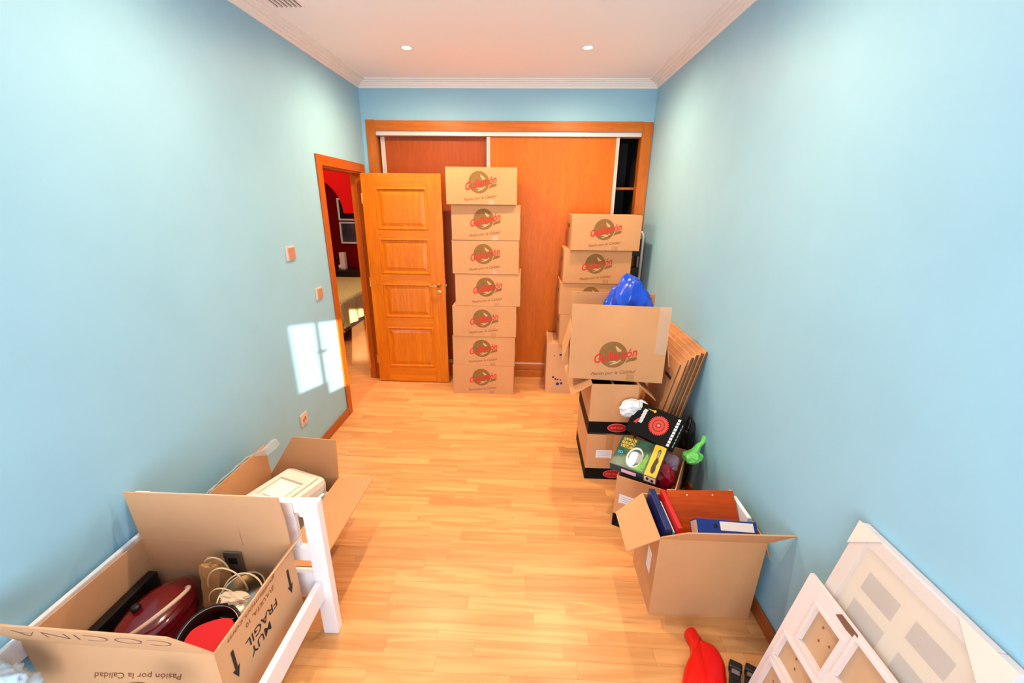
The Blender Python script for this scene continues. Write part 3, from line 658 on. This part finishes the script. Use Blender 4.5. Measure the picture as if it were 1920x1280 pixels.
for (cx, cy, sx, sy) in ((0, h2, 1, -1), (fw2, h2, -1, -1), (0, 0, 1, 1), (fw2, 0, -1, 1)):
    s = .085 if cx == 0 else .13
    obj('corner_protector', poly(BM(), [(cx-sx*.003, cy-sy*.003, .0295), (cx+sx*s, cy-sy*.003, .0295), (cx-sx*.003, cy+sy*s, .0295)], (0, 0, 1), .002), M_CP, f2)
f1, h1, hit1 = frame_thing('collage_frame', 'white multi opening photo frame with brown backing leaning on the wrapped frame', W-.082, -3.028, .608, .6, .026)
fw1 = .62
def r4(px_):
    q = [hit1(*p_) for p_ in px_]; return q
qa = r4(((1528.7, 1136), (1574.7, 1198), (1535, 1262), (1496, 1198)))
ax0, ax1 = (qa[0][0]+qa[3][0])/2, (qa[1][0]+qa[2][0])/2; ay1, ay0 = (qa[0][1]+qa[1][1])/2, (qa[2][1]+qa[3][1])/2
cx0 = (hit1(1604, 1201)[0]+hit1(1562, 1266)[0])/2; cy1 = hit1(1604, 1201)[1]; cy0 = hit1(1562, 1266)[1]
bx0 = (hit1(1471, 1190)[0]+hit1(1451, 1227)[0])/2; by1 = hit1(1471, 1190)[1]; by0 = hit1(1451, 1227)[1]
M_BACK = mat('brown_hardboard', (196, 158, 124), .7, var=.06, scale=6)
obj('backing_board', bx(.006, .006, .002, fw1-.006, h1-.006, .009), M_BACK, f1)
cells = [(ax0, ay0, ax1, ay1), (cx0, cy0, fw1-.03, cy1), (bx0, by0-.0, bx0+.17, by1), (bx0, .03, bx0+.09, by0-.035), (ax0+.12, .03, fw1-.03, min(ay0, cy0)-.04)]
# lattice of bars: everything between the openings
xs = sorted({0, fw1, *[c[0] for c in cells], *[c[2] for c in cells]}); ys = sorted({0, h1, *[c[1] for c in cells], *[c[3] for c in cells]})
for j in range(len(ys)-1):
    run = None
    for i in range(len(xs)):
        inside = i < len(xs)-1 and any(c[0]-1e-6 <= (xs[i]+xs[i+1])/2 <= c[2]+1e-6 and c[1]-1e-6 <= (ys[j]+ys[j+1])/2 <= c[3]+1e-6 for c in cells)
        if i < len(xs)-1 and not inside:
            if run is None: run = xs[i]
        elif run is not None:
            obj('lattice_bar', bx(run, ys[j], .009, xs[i], ys[j+1], .024), fw, f1); run = None
obj('hanger_notch', poly(BM(), [(.135, h1-.020, .0242), (.150, h1+.0005, .0242), (.215, h1+.0005, .0242), (.222, h1-.018, .0242), (.180, h1-.024, .0242)], (0, 0, 1), .0008), mat('notch_brown', (120, 84, 62), .8), f1)
for c in cells:                               # raised lip round each opening
    x0, y0, x1, y1 = c; e = .011
    bm = BM(); box(bm, x0-e, y0-e, .0241, x0, y1+e, .027); box(bm, x1, y0-e, .0241, x1+e, y1+e, .027); box(bm, x0, y0-e, .0241, x1, y0, .027); box(bm, x0, y1, .0241, x1, y1+e, .027)
    obj('opening_lip', bm, fw, f1)
    for a, b in ((.35, .72), (.42, .40), (.75, .55)): stick('fixing_tab', disc(.004, .005, 12), mat('dull_brass_tab', (140, 104, 66), .5, .4), f1, (x0+(x1-x0)*a, y0+(y1-y0)*b, .009), X, Y, .0006)

# ------------------------------------------------------------------ red bag and black brush heads on the floor
M_REDP = mat('bright_red_plastic', (232, 6, 4), .3)
pts = [(1283, 1187), (1299, 1181), (1312, 1198), (1330, 1219), (1343, 1217), (1358, 1242), (1363, 1290), (1360, 1340), (1272, 1340), (1280, 1272), (1286, 1245), (1294, 1228), (1294, 1212)]
q = [PX(u, v, 2, .012) for u, v in pts]
rd = thing('red_bag', 'bright red plastic bag with a narrow neck lying on the floor', 'bag', (q[8].x, q[8].y, 0))
cen = sum(q, Vector())/len(q); bm = BM(); base = Vector((q[8].x, q[8].y, 0))
def smoothloop(q, n=4):
    out = []
    for i in range(len(q)):
        p0, p1, p2, p3 = q[i-1], q[i], q[(i+1) % len(q)], q[(i+2) % len(q)]
        for k in range(n):
            t = k/n; out.append(.5*((2*p1)+(p2-p0)*t+(2*p0-5*p1+4*p2-p3)*t*t+(3*p1-p0-3*p2+p3)*t**3))
    return out
lp = smoothloop(q); rings = []
spine = PX(1320, 1290, 2, .012)
for s, z in ((.97, .001), (1.0, .010), (.93, .024), (.78, .036), (.5, .044), (.2, .048)):
    ring_ = []
    for i, p_ in enumerate(lp):
        # shrink towards the nearest point of the spine line neck -> belly
        a, b = PX(1296, 1195, 2, 0), PX(1318, 1320, 2, 0); tt = max(0, min(1, (p_-a).dot(b-a)/(b-a).length_squared)); c = a + (b-a)*tt
        w_ = c + (Vector((p_.x, p_.y, 0))-c)*s; nz = .006*noise.noise(Vector((w_.x*30, w_.y*30, z*30)))
        ring_.append(bm.verts.new(Vector((w_.x, w_.y, max(.0005, z + (nz if z > .005 else 0))))-base))
    rings.append(ring_)
for A, B in zip(rings, rings[1:]):
    for k in range(len(A)): bm.faces.new((A[k], A[(k+1) % len(A)], B[(k+1) % len(A)], B[k]))
bm.faces.new(rings[0][::-1]); bm.faces.new(rings[-1])
obj('bag_body', bm, M_REDP, rd, smooth=True)
for k, ((u0, v0), (u1, v1), lbl) in enumerate((((1364, 1243), (1362, 1300), 'black plastic tool clip on the floor against the red bag'), ((1394, 1250), (1388, 1310), 'black plastic tool clip on the floor beside the white collage frame'))):
    a, b = PX(u0, v0, 2, .03), PX(u1, v1, 2, .03); d = (b-a); d.z = 0; L_ = d.length; ang = math.atan2(d.y, d.x)
    t = thing('tool_clip', lbl, 'tool', (a.x+.030, a.y-.006, 0), ang)
    obj('body', bx(0, -.020, 0, L_, .020, .030, .006), M_DARK, t)
    obj('head', bx(-.012, -.024, .004, .022, .024, .040, .007), M_DARK, t)
    obj('grey_pad', bx(.022, -.015, .0302, .040, .015, .036, .003), mat('taupe_pad', (120, 100, 98), .6), t)
    for j in range(3): obj('rib', bx(.055+j*.03, -.012, .0302, .062+j*.03, .012, .034), M_DARK, t)

# ------------------------------------------------------------------ white child's bed frame on the left
M_BED = mat('white_bed_lacquer', (240, 240, 246), .32)
bd = thing('bed_frame', 'white wooden child bed frame with slatted headboard carrying an open carton', 'bed', (0, -2.86, 0))
HX0, HX1, HT = .012, .765, .69
obj('post', bx(.700, -.02, 0, HX1, .02, HT, .004), M_BED, bd); obj('post', bx(HX0, -.02, 0, .070, .02, HT, .004), M_BED, bd)
obj('top_rail', bx(.070, -.016, .640, .700, .016, .690, .004), M_BED, bd)
obj('mid_rail', bx(.070, -.014, .40, .700, .014, .465, .003), M_BED, bd)
obj('low_rail', bx(.070, -.014, .20, .700, .014, .335, .003), M_BED, bd)
for x in (.617, .545, .473, .401, .329, .257, .185, .113): obj('headboard_slat', bx(x, -.010, .465, x+.045, .010, .640, .002), M_BED, bd)
obj('side_rail', bx(.708, -1.3, .205, .732, -.02, .302, .003), M_BED, bd)
obj('side_rail', bx(.016, -1.3, .205, .036, -.02, .302, .003), M_BED, bd)
obj('guard_rail', bx(.020, -1.3, .45, .036, -.0202, .527, .002), M_BED, bd)
for k in range(8): obj('base_slat', bx(.036, -.16-k*.15, .200, .708, -.09-k*.15, .214), M_BED, bd)
obj('post', bx(.700, -1.33, 0, HX1, -1.29, .45, .004), M_BED, bd); obj('post', bx(HX0, -1.33, 0, .070, -1.29, .54, .004), M_BED, bd)
for (x0, x1) in ((.628, .668), (.690, .762)): obj('tape_wrap', bx(x0, -.022, .628, x1, -.0205, .692), mat('milky_tape', (236, 232, 230), .2), bd)

# ------------------------------------------------------------------ carton A on the bed
AZ = .2145
ax_, ay_, AW, AD, AH = .044, -3.315, .612, .405, .308
A_ = open_box('open_carton', 'large open carton of kitchenware on the white bed, upside down lettering on its side', (ax_, ay_, AZ), -.02, AW, AD, AH,
    {'back': (.225, -.03, 0, 0, [(.0, 0), (AW, 0), (AW+.0, .05), (AW-.0, .12), (AW-.008, .235), (.32, .232), (.0, .225)]),
     'front': (.17, .40, 0, 0, [(-.01, 0), (AW, 0), (AW-.012, .05), (AW-.05, .165), (-.036, .175)]),
     'right': (.05, .75, 0, 0, [(.02, 0), (AD, 0), (AD+.045, .062), (AD-.03, .042), (AD-.15, .012), (.1, .006)])}, M_CARD2)
stick('fold_crease', rect(.002, .23), M_CARD, A_, (AW*.685, AD-.009, AH+.11), (-1, 0, 0), (0, 0, 1), .0012)
ft = Vector((0, -math.sin(.40), math.cos(.40)))
stick('handwriting', text('COCINA', .46, .3, -.0030, height=.06), mat('pencil_grey', (110, 84, 84), .8), A_, Vector((.315, .0025, AH)) + ft*.105, (-1, 0, 0), -ft, .0032)
stick('tag_line', text('Pasión por la Calidad', .30, .5, .0005, height=.034), M_PR_TAG, A_, (.34, 0, AH-.115), (-1, 0, 0), (0, 0, -1), .0008, .08)
stick('logo_roundel', ROUND, M_PR_BROWN, A_, (.34, 0, AH-.235), (-1, 0, 0), (0, 0, -1), .0006)
# right hand side: arrows and lettering, all upside down
def side(name, me, y, z, m, spin=0): stick(name, me, m, A_, (AW, y, z), (0, -1, 0), (0, 0, -1), .0009, spin)
arrow = [(-.006, -.055), (.006, -.055), (.006, .022), (.016, .018), (.0, .062), (-.016, .018), (-.006, .022)]
side('arrow', flat(arrow), AD-.05, AH-.120, M_PR_DARK); side('arrow', flat(arrow), .055, AH-.120, M_PR_DARK)
side('lettering', text('MUY', .105, 0, .001, height=.036), AD-.235, AH-.172, M_PR_DARK)
side('lettering', text('FRAGIL', .165, 0, .001, height=.036), AD-.215, AH-.122, M_PR_DARK)
side('lettering', text('ZULUETA, 10', .15, 0, .0005, height=.020), AD-.205, AH-.052, M_PR_TAG)
side('lettering', text('guillamon.com', .24, .3, .0005, height=.022), AD-.235, AH-.018, M_PR_TAG)

# kitchenware inside carton A
M_DKRED = mat('dark_red_enamel', (112, 6, 22), .15, coat=.5)
M_STEEL = mat('brushed_steel', (196, 178, 156), .25, 1.0)
M_CREAM = mat('cream_plastic', (232, 196, 172), .4)
M_CORD = mat('paper_cord', (236, 204, 160), .7)
zc = AZ+.01
cook = thing('red_cooker', 'dark red enamel cooking pot with a pale curved handle in the kitchenware carton', 'pot', (.232, -3.095, zc), .0)
def oval(bm, fx, fy):
    for v in bm.verts: v.co.x *= fx; v.co.y *= fy
    return bm
obj('body', oval(lathe(BM(), [(0, 0), (.085, 0), (.098, .01), (.105, .05), (.105, .11), (.100, .135), (.094, .14), (.09, .137), (.085, .02), (0, .015)], 40), .95, 1.45), M_DKRED, cook, smooth=True)
obj('lid', oval(lathe(BM(), [(.106, .138), (.108, .145), (.09, .165), (.05, .178), (0, .182)], 40), .95, 1.45), M_DKRED, cook, smooth=True)
obj('base_ring', oval(lathe(BM(), [(.107, .0), (.110, .004), (.110, .02), (.107, .024)], 40), .95, 1.45), M_DARK, cook)
obj('curved_handle', tube(BM(), arc((.02, -.015, .165), (.03, .10, 0), (.075, -.02, .055), 0, PI, 24), .0075, 10), M_CREAM, cook, smooth=True)
obj('lid_knob', lathe(BM(), [(0, .17), (.012, .17), (.016, .19), (.012, .198), (0, .199)], 16), M_DARK, cook, (-.045, -.02, 0), smooth=True)
pan = thing('black_pan', 'black round pan with a red liner leaning in the kitchenware carton', 'pan', (.520, -3.205, AZ+.195), rot=(.42, .10, 0))
obj('pan_body', lathe(BM(), [(0, -.075), (.062, -.075), (.088, -.02), (.098, 0), (.102, .004), (.100, .008), (.092, .004), (.084, -.02), (.060, -.068), (0, -.068)], 48), M_DARK, pan, smooth=True)
obj('rim_line', tube(BM(), arc((0, 0, .0065), (.0925, 0, 0), (0, .0925, 0), 0, 2*PI, 48)[:-1], .0016, 6, True), M_STEEL, pan, smooth=True)
bm = BM(); rr = [(-.045, -.065), (.045, -.065), (.072, -.01), (.066, .035), (.04, .060), (-.01, .050), (-.060, .020), (-.068, -.02)]
poly(bm, [(x, y, -.03) for x, y in smoothloop([Vector((a, b)) for a, b in rr], 4)], (0, 0, 1), .034)
obj('red_liner', bm, mat('red_silicone', (236, 10, 6), .5), pan)
POT_S = .9
pot = thing('steel_pot', 'shiny stainless steel pot with wire handle in the kitchenware carton', 'pot', (.535, -3.025, AZ+.118), rot=(.30, -.05, 0))
pot.scale = (POT_S,)*3
obj('pot_body', lathe(BM(), [(0, 0), (.078, 0), (.085, .006), (.088, .10), (.092, .104), (.092, .107), (.086, .106), (.083, .10), (.080, .008), (0, .006)], 48), M_STEEL, pot, smooth=True)
obj('wire_handle', tube(BM(), arc((.01, .0, .106), (.086, 0, 0), (0, .055, .06), 0, PI, 28), .0032, 8), M_CORD, pot, smooth=True)
kb = thing('kraft_bag', 'brown kraft paper bag with cord handles between the pots', 'bag', (.386, -2.985, AZ+.006))
M_KRAFT = mat('kraft_paper', (190, 138, 84), .8, var=.15, scale=10)
bm = BM(); bmesh.ops.create_cube(bm, size=1); bmesh.ops.subdivide_edges(bm, edges=bm.edges[:], cuts=7, use_grid_fill=True)
for v in bm.verts:
    c = v.co.copy(); n_ = noise.noise(c*4)*.016
    v.co = Vector((c.x*.085*(1-.25*(c.z+.5))+n_*.6, c.y*.095*(1-.55*(c.z+.5))+n_*.6, (c.z+.5)*.275 + (noise.noise(c*7)*.016 if c.z > 0 else 0)))
obj('bag_body', bm, M_KRAFT, kb)
for s, (cx, cy, cz, rx, rz_) in enumerate(((.0, .012, .225, .048, .072), (.07, -.035, .185, .075, .115), (.085, -.075, .165, .060, .085))):
    obj('cord_handle', tube(BM(), arc((cx, cy, cz), (rx, 0, 0), (.01, -.012, rz_), 0, PI, 24), .0028, 8), M_CORD, kb, smooth=True)
gt = thing('grey_grater', 'grey metal grater standing between the kraft bag and the steel pot', 'grater', (.425, -2.932, AZ+.006), .0)
obj('plate', bx(-.035, -.004, 0, .035, .004, .27, .003), mat('grey_metal', (140, 132, 122), .35, .8), gt)
obj('handle_slot', bx(-.018, -.006, .215, .018, .006, .245, .004), M_DARK, gt)
pp = crumple('paper_wad', (.548, -3.098, AZ+.245), (.050, .022, .018), 12, .55, mat('cream_wrapping_paper', (232, 204, 172), .7), None, 3, 3.0, smooth=False)
tag(pp, 'crumpled cream wrapping paper beside the steel pot', 'paper')
dk = thing('dark_box', 'dark box under the pots in the kitchenware carton', 'box', (.068, -3.27, AZ+.0055))
obj('box_body', bx(.0, .0, 0, .035, .33, .16, .003), M_DARK, dk); obj('box_lid', bx(.0, .0, .1605, .035, .33, .166, .002), M_DARK, dk)

# ------------------------------------------------------------------ plastic wraps at the lower left
M_CLEAR = mat('clear_plastic', (214, 230, 240), .08, alpha=.35, spec=.8)
p = PX(300, 1285, 1, -3.40); bag('clear_wrap', 'crinkled clear plastic wrap in front of the kitchenware carton', (p.x+.0, -3.44, p.z-.03), (.055, .04, .05), 15, .28, M_CLEAR, None, 3.2, 'plastic wrap')
p = PX(15, 1262, 1, -3.40); bag('pale_bag', 'pale blue and white plastic bag on the bed against the left wall', (max(.07, p.x), -3.43, p.z-.03), (.07, .06, .075), 21, .32, mat('pale_blue_bag', (200, 226, 246), .25, var=.2, scale=6), None, 2.6)

# ------------------------------------------------------------------ carton B behind the headboard
B2 = open_box('open_carton', 'open carton between the headboard and the blue wall holding a white plastic case', (.100, -2.815, 0), -.02, .400, .60, .305,
    {'right': (.205, 1.50, .0, .0), 'back': (.225, .10, 0, 0, [(0, 0), (.40, 0), (.40, .235), (.155, .245)]), 'left': (.195, .03, .0, .0)}, M_CARD)
cs = thing('plastic_case', 'cream plastic tool case with latches in the open carton', 'case', (.302, -2.46, .125), .0, rot=(-.06, .04, -.30))
M_CASEP = mat('cream_case_plastic', (232, 222, 206), .35)
bm = bx(-.13, -.185, 0, .13, .185, .27, .035); obj('shell', bm, M_CASEP, cs, smooth=False)
obj('shell_lip', bx(-.133, -.188, .155, .133, .188, .172, .008), M_CASEP, cs)
for y in (-.11, .11): obj('raised_ridge', bx(-.10, y-.035, .268, .10, y+.035, .282, .007), M_CASEP, cs)
for x in (-.088, .088): obj('raised_rib', bx(x-.014, -.15, .268, x+.014, .15, .280, .005), M_CASEP, cs)
obj('label_plate', bx(-.055, -.06, .268, .065, .06, .2765, .004), M_WHITE, cs)
obj('handle', tube(BM(), [(.138, -.06, .20), (.160, -.055, .21), (.164, 0, .212), (.160, .055, .21), (.138, .06, .20)], .009, 10), M_CASEP, cs, smooth=True)
for y in (-.12, .12): obj('latch', bx(.135, y-.02, .14, .150, y+.02, .20, .004), M_WHITE, cs)
# clear sheet draped along the left flap
bm = BM(); g = {}
for i in range(26):
    for j in range(9):
        y = -2.78+i*.0235; tt = j/8
        n1 = noise.noise(Vector((i*.55, j*.6, 2)))*.012; n2 = noise.noise(Vector((i*.9, j*.8, 7)))*.012
        g[i, j] = bm.verts.new((.050+.042*tt+abs(n1)*.5+(.05*tt if i > 19 else 0), y+(.06*tt if i > 19 else 0), .502+n2*.6-.14*max(0, .75-tt)-(.30*max(0, tt-.85) if i > 19 else 0)))
for i in range(25):
    for j in range(8): bm.faces.new((g[i, j], g[i+1, j], g[i+1, j+1], g[i, j+1]))
sw = obj('clear_sheet', bm, M_CLEAR); tag(sw, 'crinkled clear plastic sheet over the carton flap at the blue wall', 'plastic wrap')

# ------------------------------------------------------------------ bedroom beyond the doorway
M_REDW = mat('red_wall_paint', (118, 0, 0), .7, spec=.1); M_REDD = M_REDW
HF = wood('hall_laminate', (206, 128, 70), (232, 160, 98), .3, 'X', 1.0, .5, .3)
struct(obj('floor_bedroom', bx(-3.2, -2.2, -.06, -.1, 3.3, 0), HF), 'brown laminate floor of the bedroom beyond the doorway', 'floor')
struct(obj('floor_threshold', bx(-.1, DY0+.0, -.06, 0, DY1, 0), HF), 'brown threshold strip in the doorway', 'floor')
struct(obj('ceiling_bedroom', bx(-3.2, -2.2, 2.6, -.1, 3.3, 2.7), M_CEIL), 'white ceiling of the bedroom', 'ceiling')
struct(obj('wall_bedroom_far', bx(-3.2, 3.2, 0, .2, 3.3, 2.6), M_REDW), 'dark red far wall of the bedroom', 'wall')
struct(obj('wall_bedroom_left', bx(-3.3, -2.2, 0, -3.2, 3.3, 2.7), M_REDW), 'red side wall of the bedroom', 'wall')
struct(obj('wall_bedroom_right', bx(.095, .78, 0, .2, 3.2, 2.6), M_REDW), 'red wall behind the wardrobe', 'wall')
struct(obj('wall_bedroom_near', bx(-3.2, -2.3, 0, -.1, -2.2, 2.7), M_REDW), 'red near wall of the bedroom', 'wall')
AYW = .80; ac = Vector((-1.02, 0, 1.66)); ar = .405      # red arch between the two halves
bm = BM(); out = [(-.1, 2.6), (-3.2, 2.6), (-3.2, 1.66), (ac.x-ar, 1.66)]
ap = [(ac.x+ar*math.cos(PI-k*PI/24), 1.66+ar*math.sin(PI-k*PI/24)) for k in range(1, 25)]
poly(bm, [(x, AYW, z) for x, z in out + ap + [(-.1, 1.66)]], (0, 1, 0), .14)
struct(obj('wall_bedroom_arch', bm, mat('bright_red_paint', (200, 2, 0), .7, spec=.1)), 'bright red arch over the passage in the bedroom', 'wall')
b2 = thing('double_bed', 'bed with a green-beige striped bedspread seen through the doorway', 'bed', (-.84, .93, 0))
M_SPREAD = mat('striped_bedspread', (214, 190, 124), .8, var=.3, scale=9, stretch=(5, 5, .5))
bm = BM(); box(bm, -1.5, 0, .30, 0, 1.80, .553, .05); obj('mattress', bm, mat('white_mattress', (224, 214, 196), .8), b2)
bm = BM(); bmesh.ops.create_grid(bm, x_segments=44, y_segments=50, size=.5)
for v in bm.verts:
    u, w_ = (v.co.x+.5)*2.22-1.86+.0, (v.co.y+.5)*2.22-.42
    x, y, z = u, w_, .565
    if x > .012: z -= (x-.012); x = .012+.022*math.sin(w_*22)*min(1, (.565-z)*4)+.03*(.565-z)
    if y < -.012:
        d_ = -.012-y; z = min(z, .565-d_); y = -.012-.02*math.sin(u*20)*min(1, d_*4)-.02*d_
    v.co = (max(x, -1.5), y, max(z, .04))
o = obj('bedspread', bm, M_SPREAD, b2, smooth=True)
obj('bed_base', bx(-1.48, .03, .12, -.03, 1.78, .30, .01), mat('dark_bed_base', (60, 34, 20), .6), b2)
for a, b in ((-.08, .08), (-.08, 1.7), (-1.42, .08), (-1.42, 1.7)): obj('leg', lathe(BM(), [(0, 0), (.022, 0), (.03, .12), (0, .12)], 14), mat('dark_bed_base', (60, 34, 20), .6), b2, (a, b, 0))
p0, p1 = PX(631, 371, 1, 3.19), PX(641, 456, 1, 3.19)
M_PIC = mat('grey_picture_print', (70, 74, 84), .3, var=.9, scale=4); M_PIC0 = mat('black_picture_print', (22, 20, 24), .3)
pf = thing('framed_pictures', 'two black pictures in white frames one above the other on the red wall', 'picture', (p0.x, 3.195, p1.z))
hh = p0.z-p1.z; ww = .62
for z0, z1, m_ in ((0, hh*.485, M_PIC), (hh*.515, hh, M_PIC0)):
    bm = BM(); f_ = .028; box(bm, 0, -.025, z0, f_, 0, z1); box(bm, ww-f_, -.025, z0, ww, 0, z1); box(bm, f_, -.025, z0, ww-f_, 0, z0+f_); box(bm, f_, -.025, z1-f_, ww-f_, 0, z1)
    fo = obj('white_frame_bars', bm, M_WHITE, pf); obj('picture_sheet', bx(f_, -.012, z0+f_, ww-f_, -.004, z1-f_), m_, fo)
dtb = thing('dark_side_table', 'dark wooden side table beyond the bed against the red wall', 'table', (-1.55, 3.0, 0))
M_DW = mat('dark_walnut', (36, 16, 12), .35)
tz = PX(650, 503, 1, 3.0).z
obj('table_top', bx(-.45, -.2, tz-.04, .75, .18, tz, .005), M_DW, dtb); obj('drawer_front', bx(-.40, -.185, tz-.20, .70, .16, tz-.045, .004), M_DW, dtb)
for a in (-.42, .68):
    for b in (-.17, .13): obj('leg', bx(a, b, 0, a+.04, b+.04, tz-.04, .003), M_DW, dtb)
cp = PX(645, 500, 1, 2.95)
cn = thing('candle', 'tall square white candle on the dark side table', 'candle', (cp.x, 2.95, tz+.0005))
ch = PX(645, 473, 1, 2.95).z-tz
obj('wax', bx(-.045, -.045, 0, .045, .045, ch, .006), mat('white_wax', (244, 222, 214), .5), cn); obj('wick', tube(BM(), [(0, 0, ch), (.002, 0, ch+.012)], .0015, 6), M_DARK, cn)
gp = PX(633, 498, 1, 2.95)
gl = thing('glass_ornament', 'small dark ornament with glass beside the candle', 'ornament', (gp.x, 2.95, tz+.0005))
obj('stem', lathe(BM(), [(0, 0), (.035, 0), (.03, .01), (.006, .02), (.006, .12), (.03, .15), (.035, .21), (.03, .21), (0, .14)], 20), mat('dark_red_glass', (60, 12, 14), .1), gl, smooth=True)
g2 = PX(638, 497, 1, 2.93)
obj('cup', lathe(BM(), [(0, 0), (.03, 0), (.034, .07), (.030, .07), (.027, .005), (0, .005)], 20), M_WHITE, gl, (g2.x-gp.x, -.02, 0), smooth=True)
hl = thing('bedroom_fill_lamp', 'unseen ceiling lamp added to light the bedroom', 'lamp', (-.75, 1.75, 2.6))  # added out of view to brighten bed and bedroom floor
obj('shade', lathe(BM(), [(0, -.07), (.10, -.06), (.15, -.02), (.155, 0)], 28), mat('fill_lamp_glow', (255, 230, 190), .5, emit=4), hl, smooth=True)
pl = bpy.data.lights.new('bedroom_fill', 'POINT'); pl.energy = 26; pl.color = (1, .82, .6); pl.shadow_soft_size = .1
po = bpy.data.objects.new('bedroom_fill', pl); COL.objects.link(po); po.parent = hl; po.location = (0, 0, -.2)
hl2 = thing('passage_fill_lamp', 'unseen ceiling lamp added to light the red arch', 'lamp', (-1.2, -.5, 2.6))  # added out of view to brighten the arch and passage
obj('shade', lathe(BM(), [(0, -.07), (.10, -.06), (.15, -.02), (.155, 0)], 28), MATS['fill_lamp_glow'], hl2, smooth=True)
p2 = bpy.data.lights.new('passage_fill', 'POINT'); p2.energy = 50; p2.color = (1, .82, .6); p2.shadow_soft_size = .1
po2 = bpy.data.objects.new('passage_fill', p2); COL.objects.link(po2); po2.parent = hl2; po2.location = (0, 0, -.2)
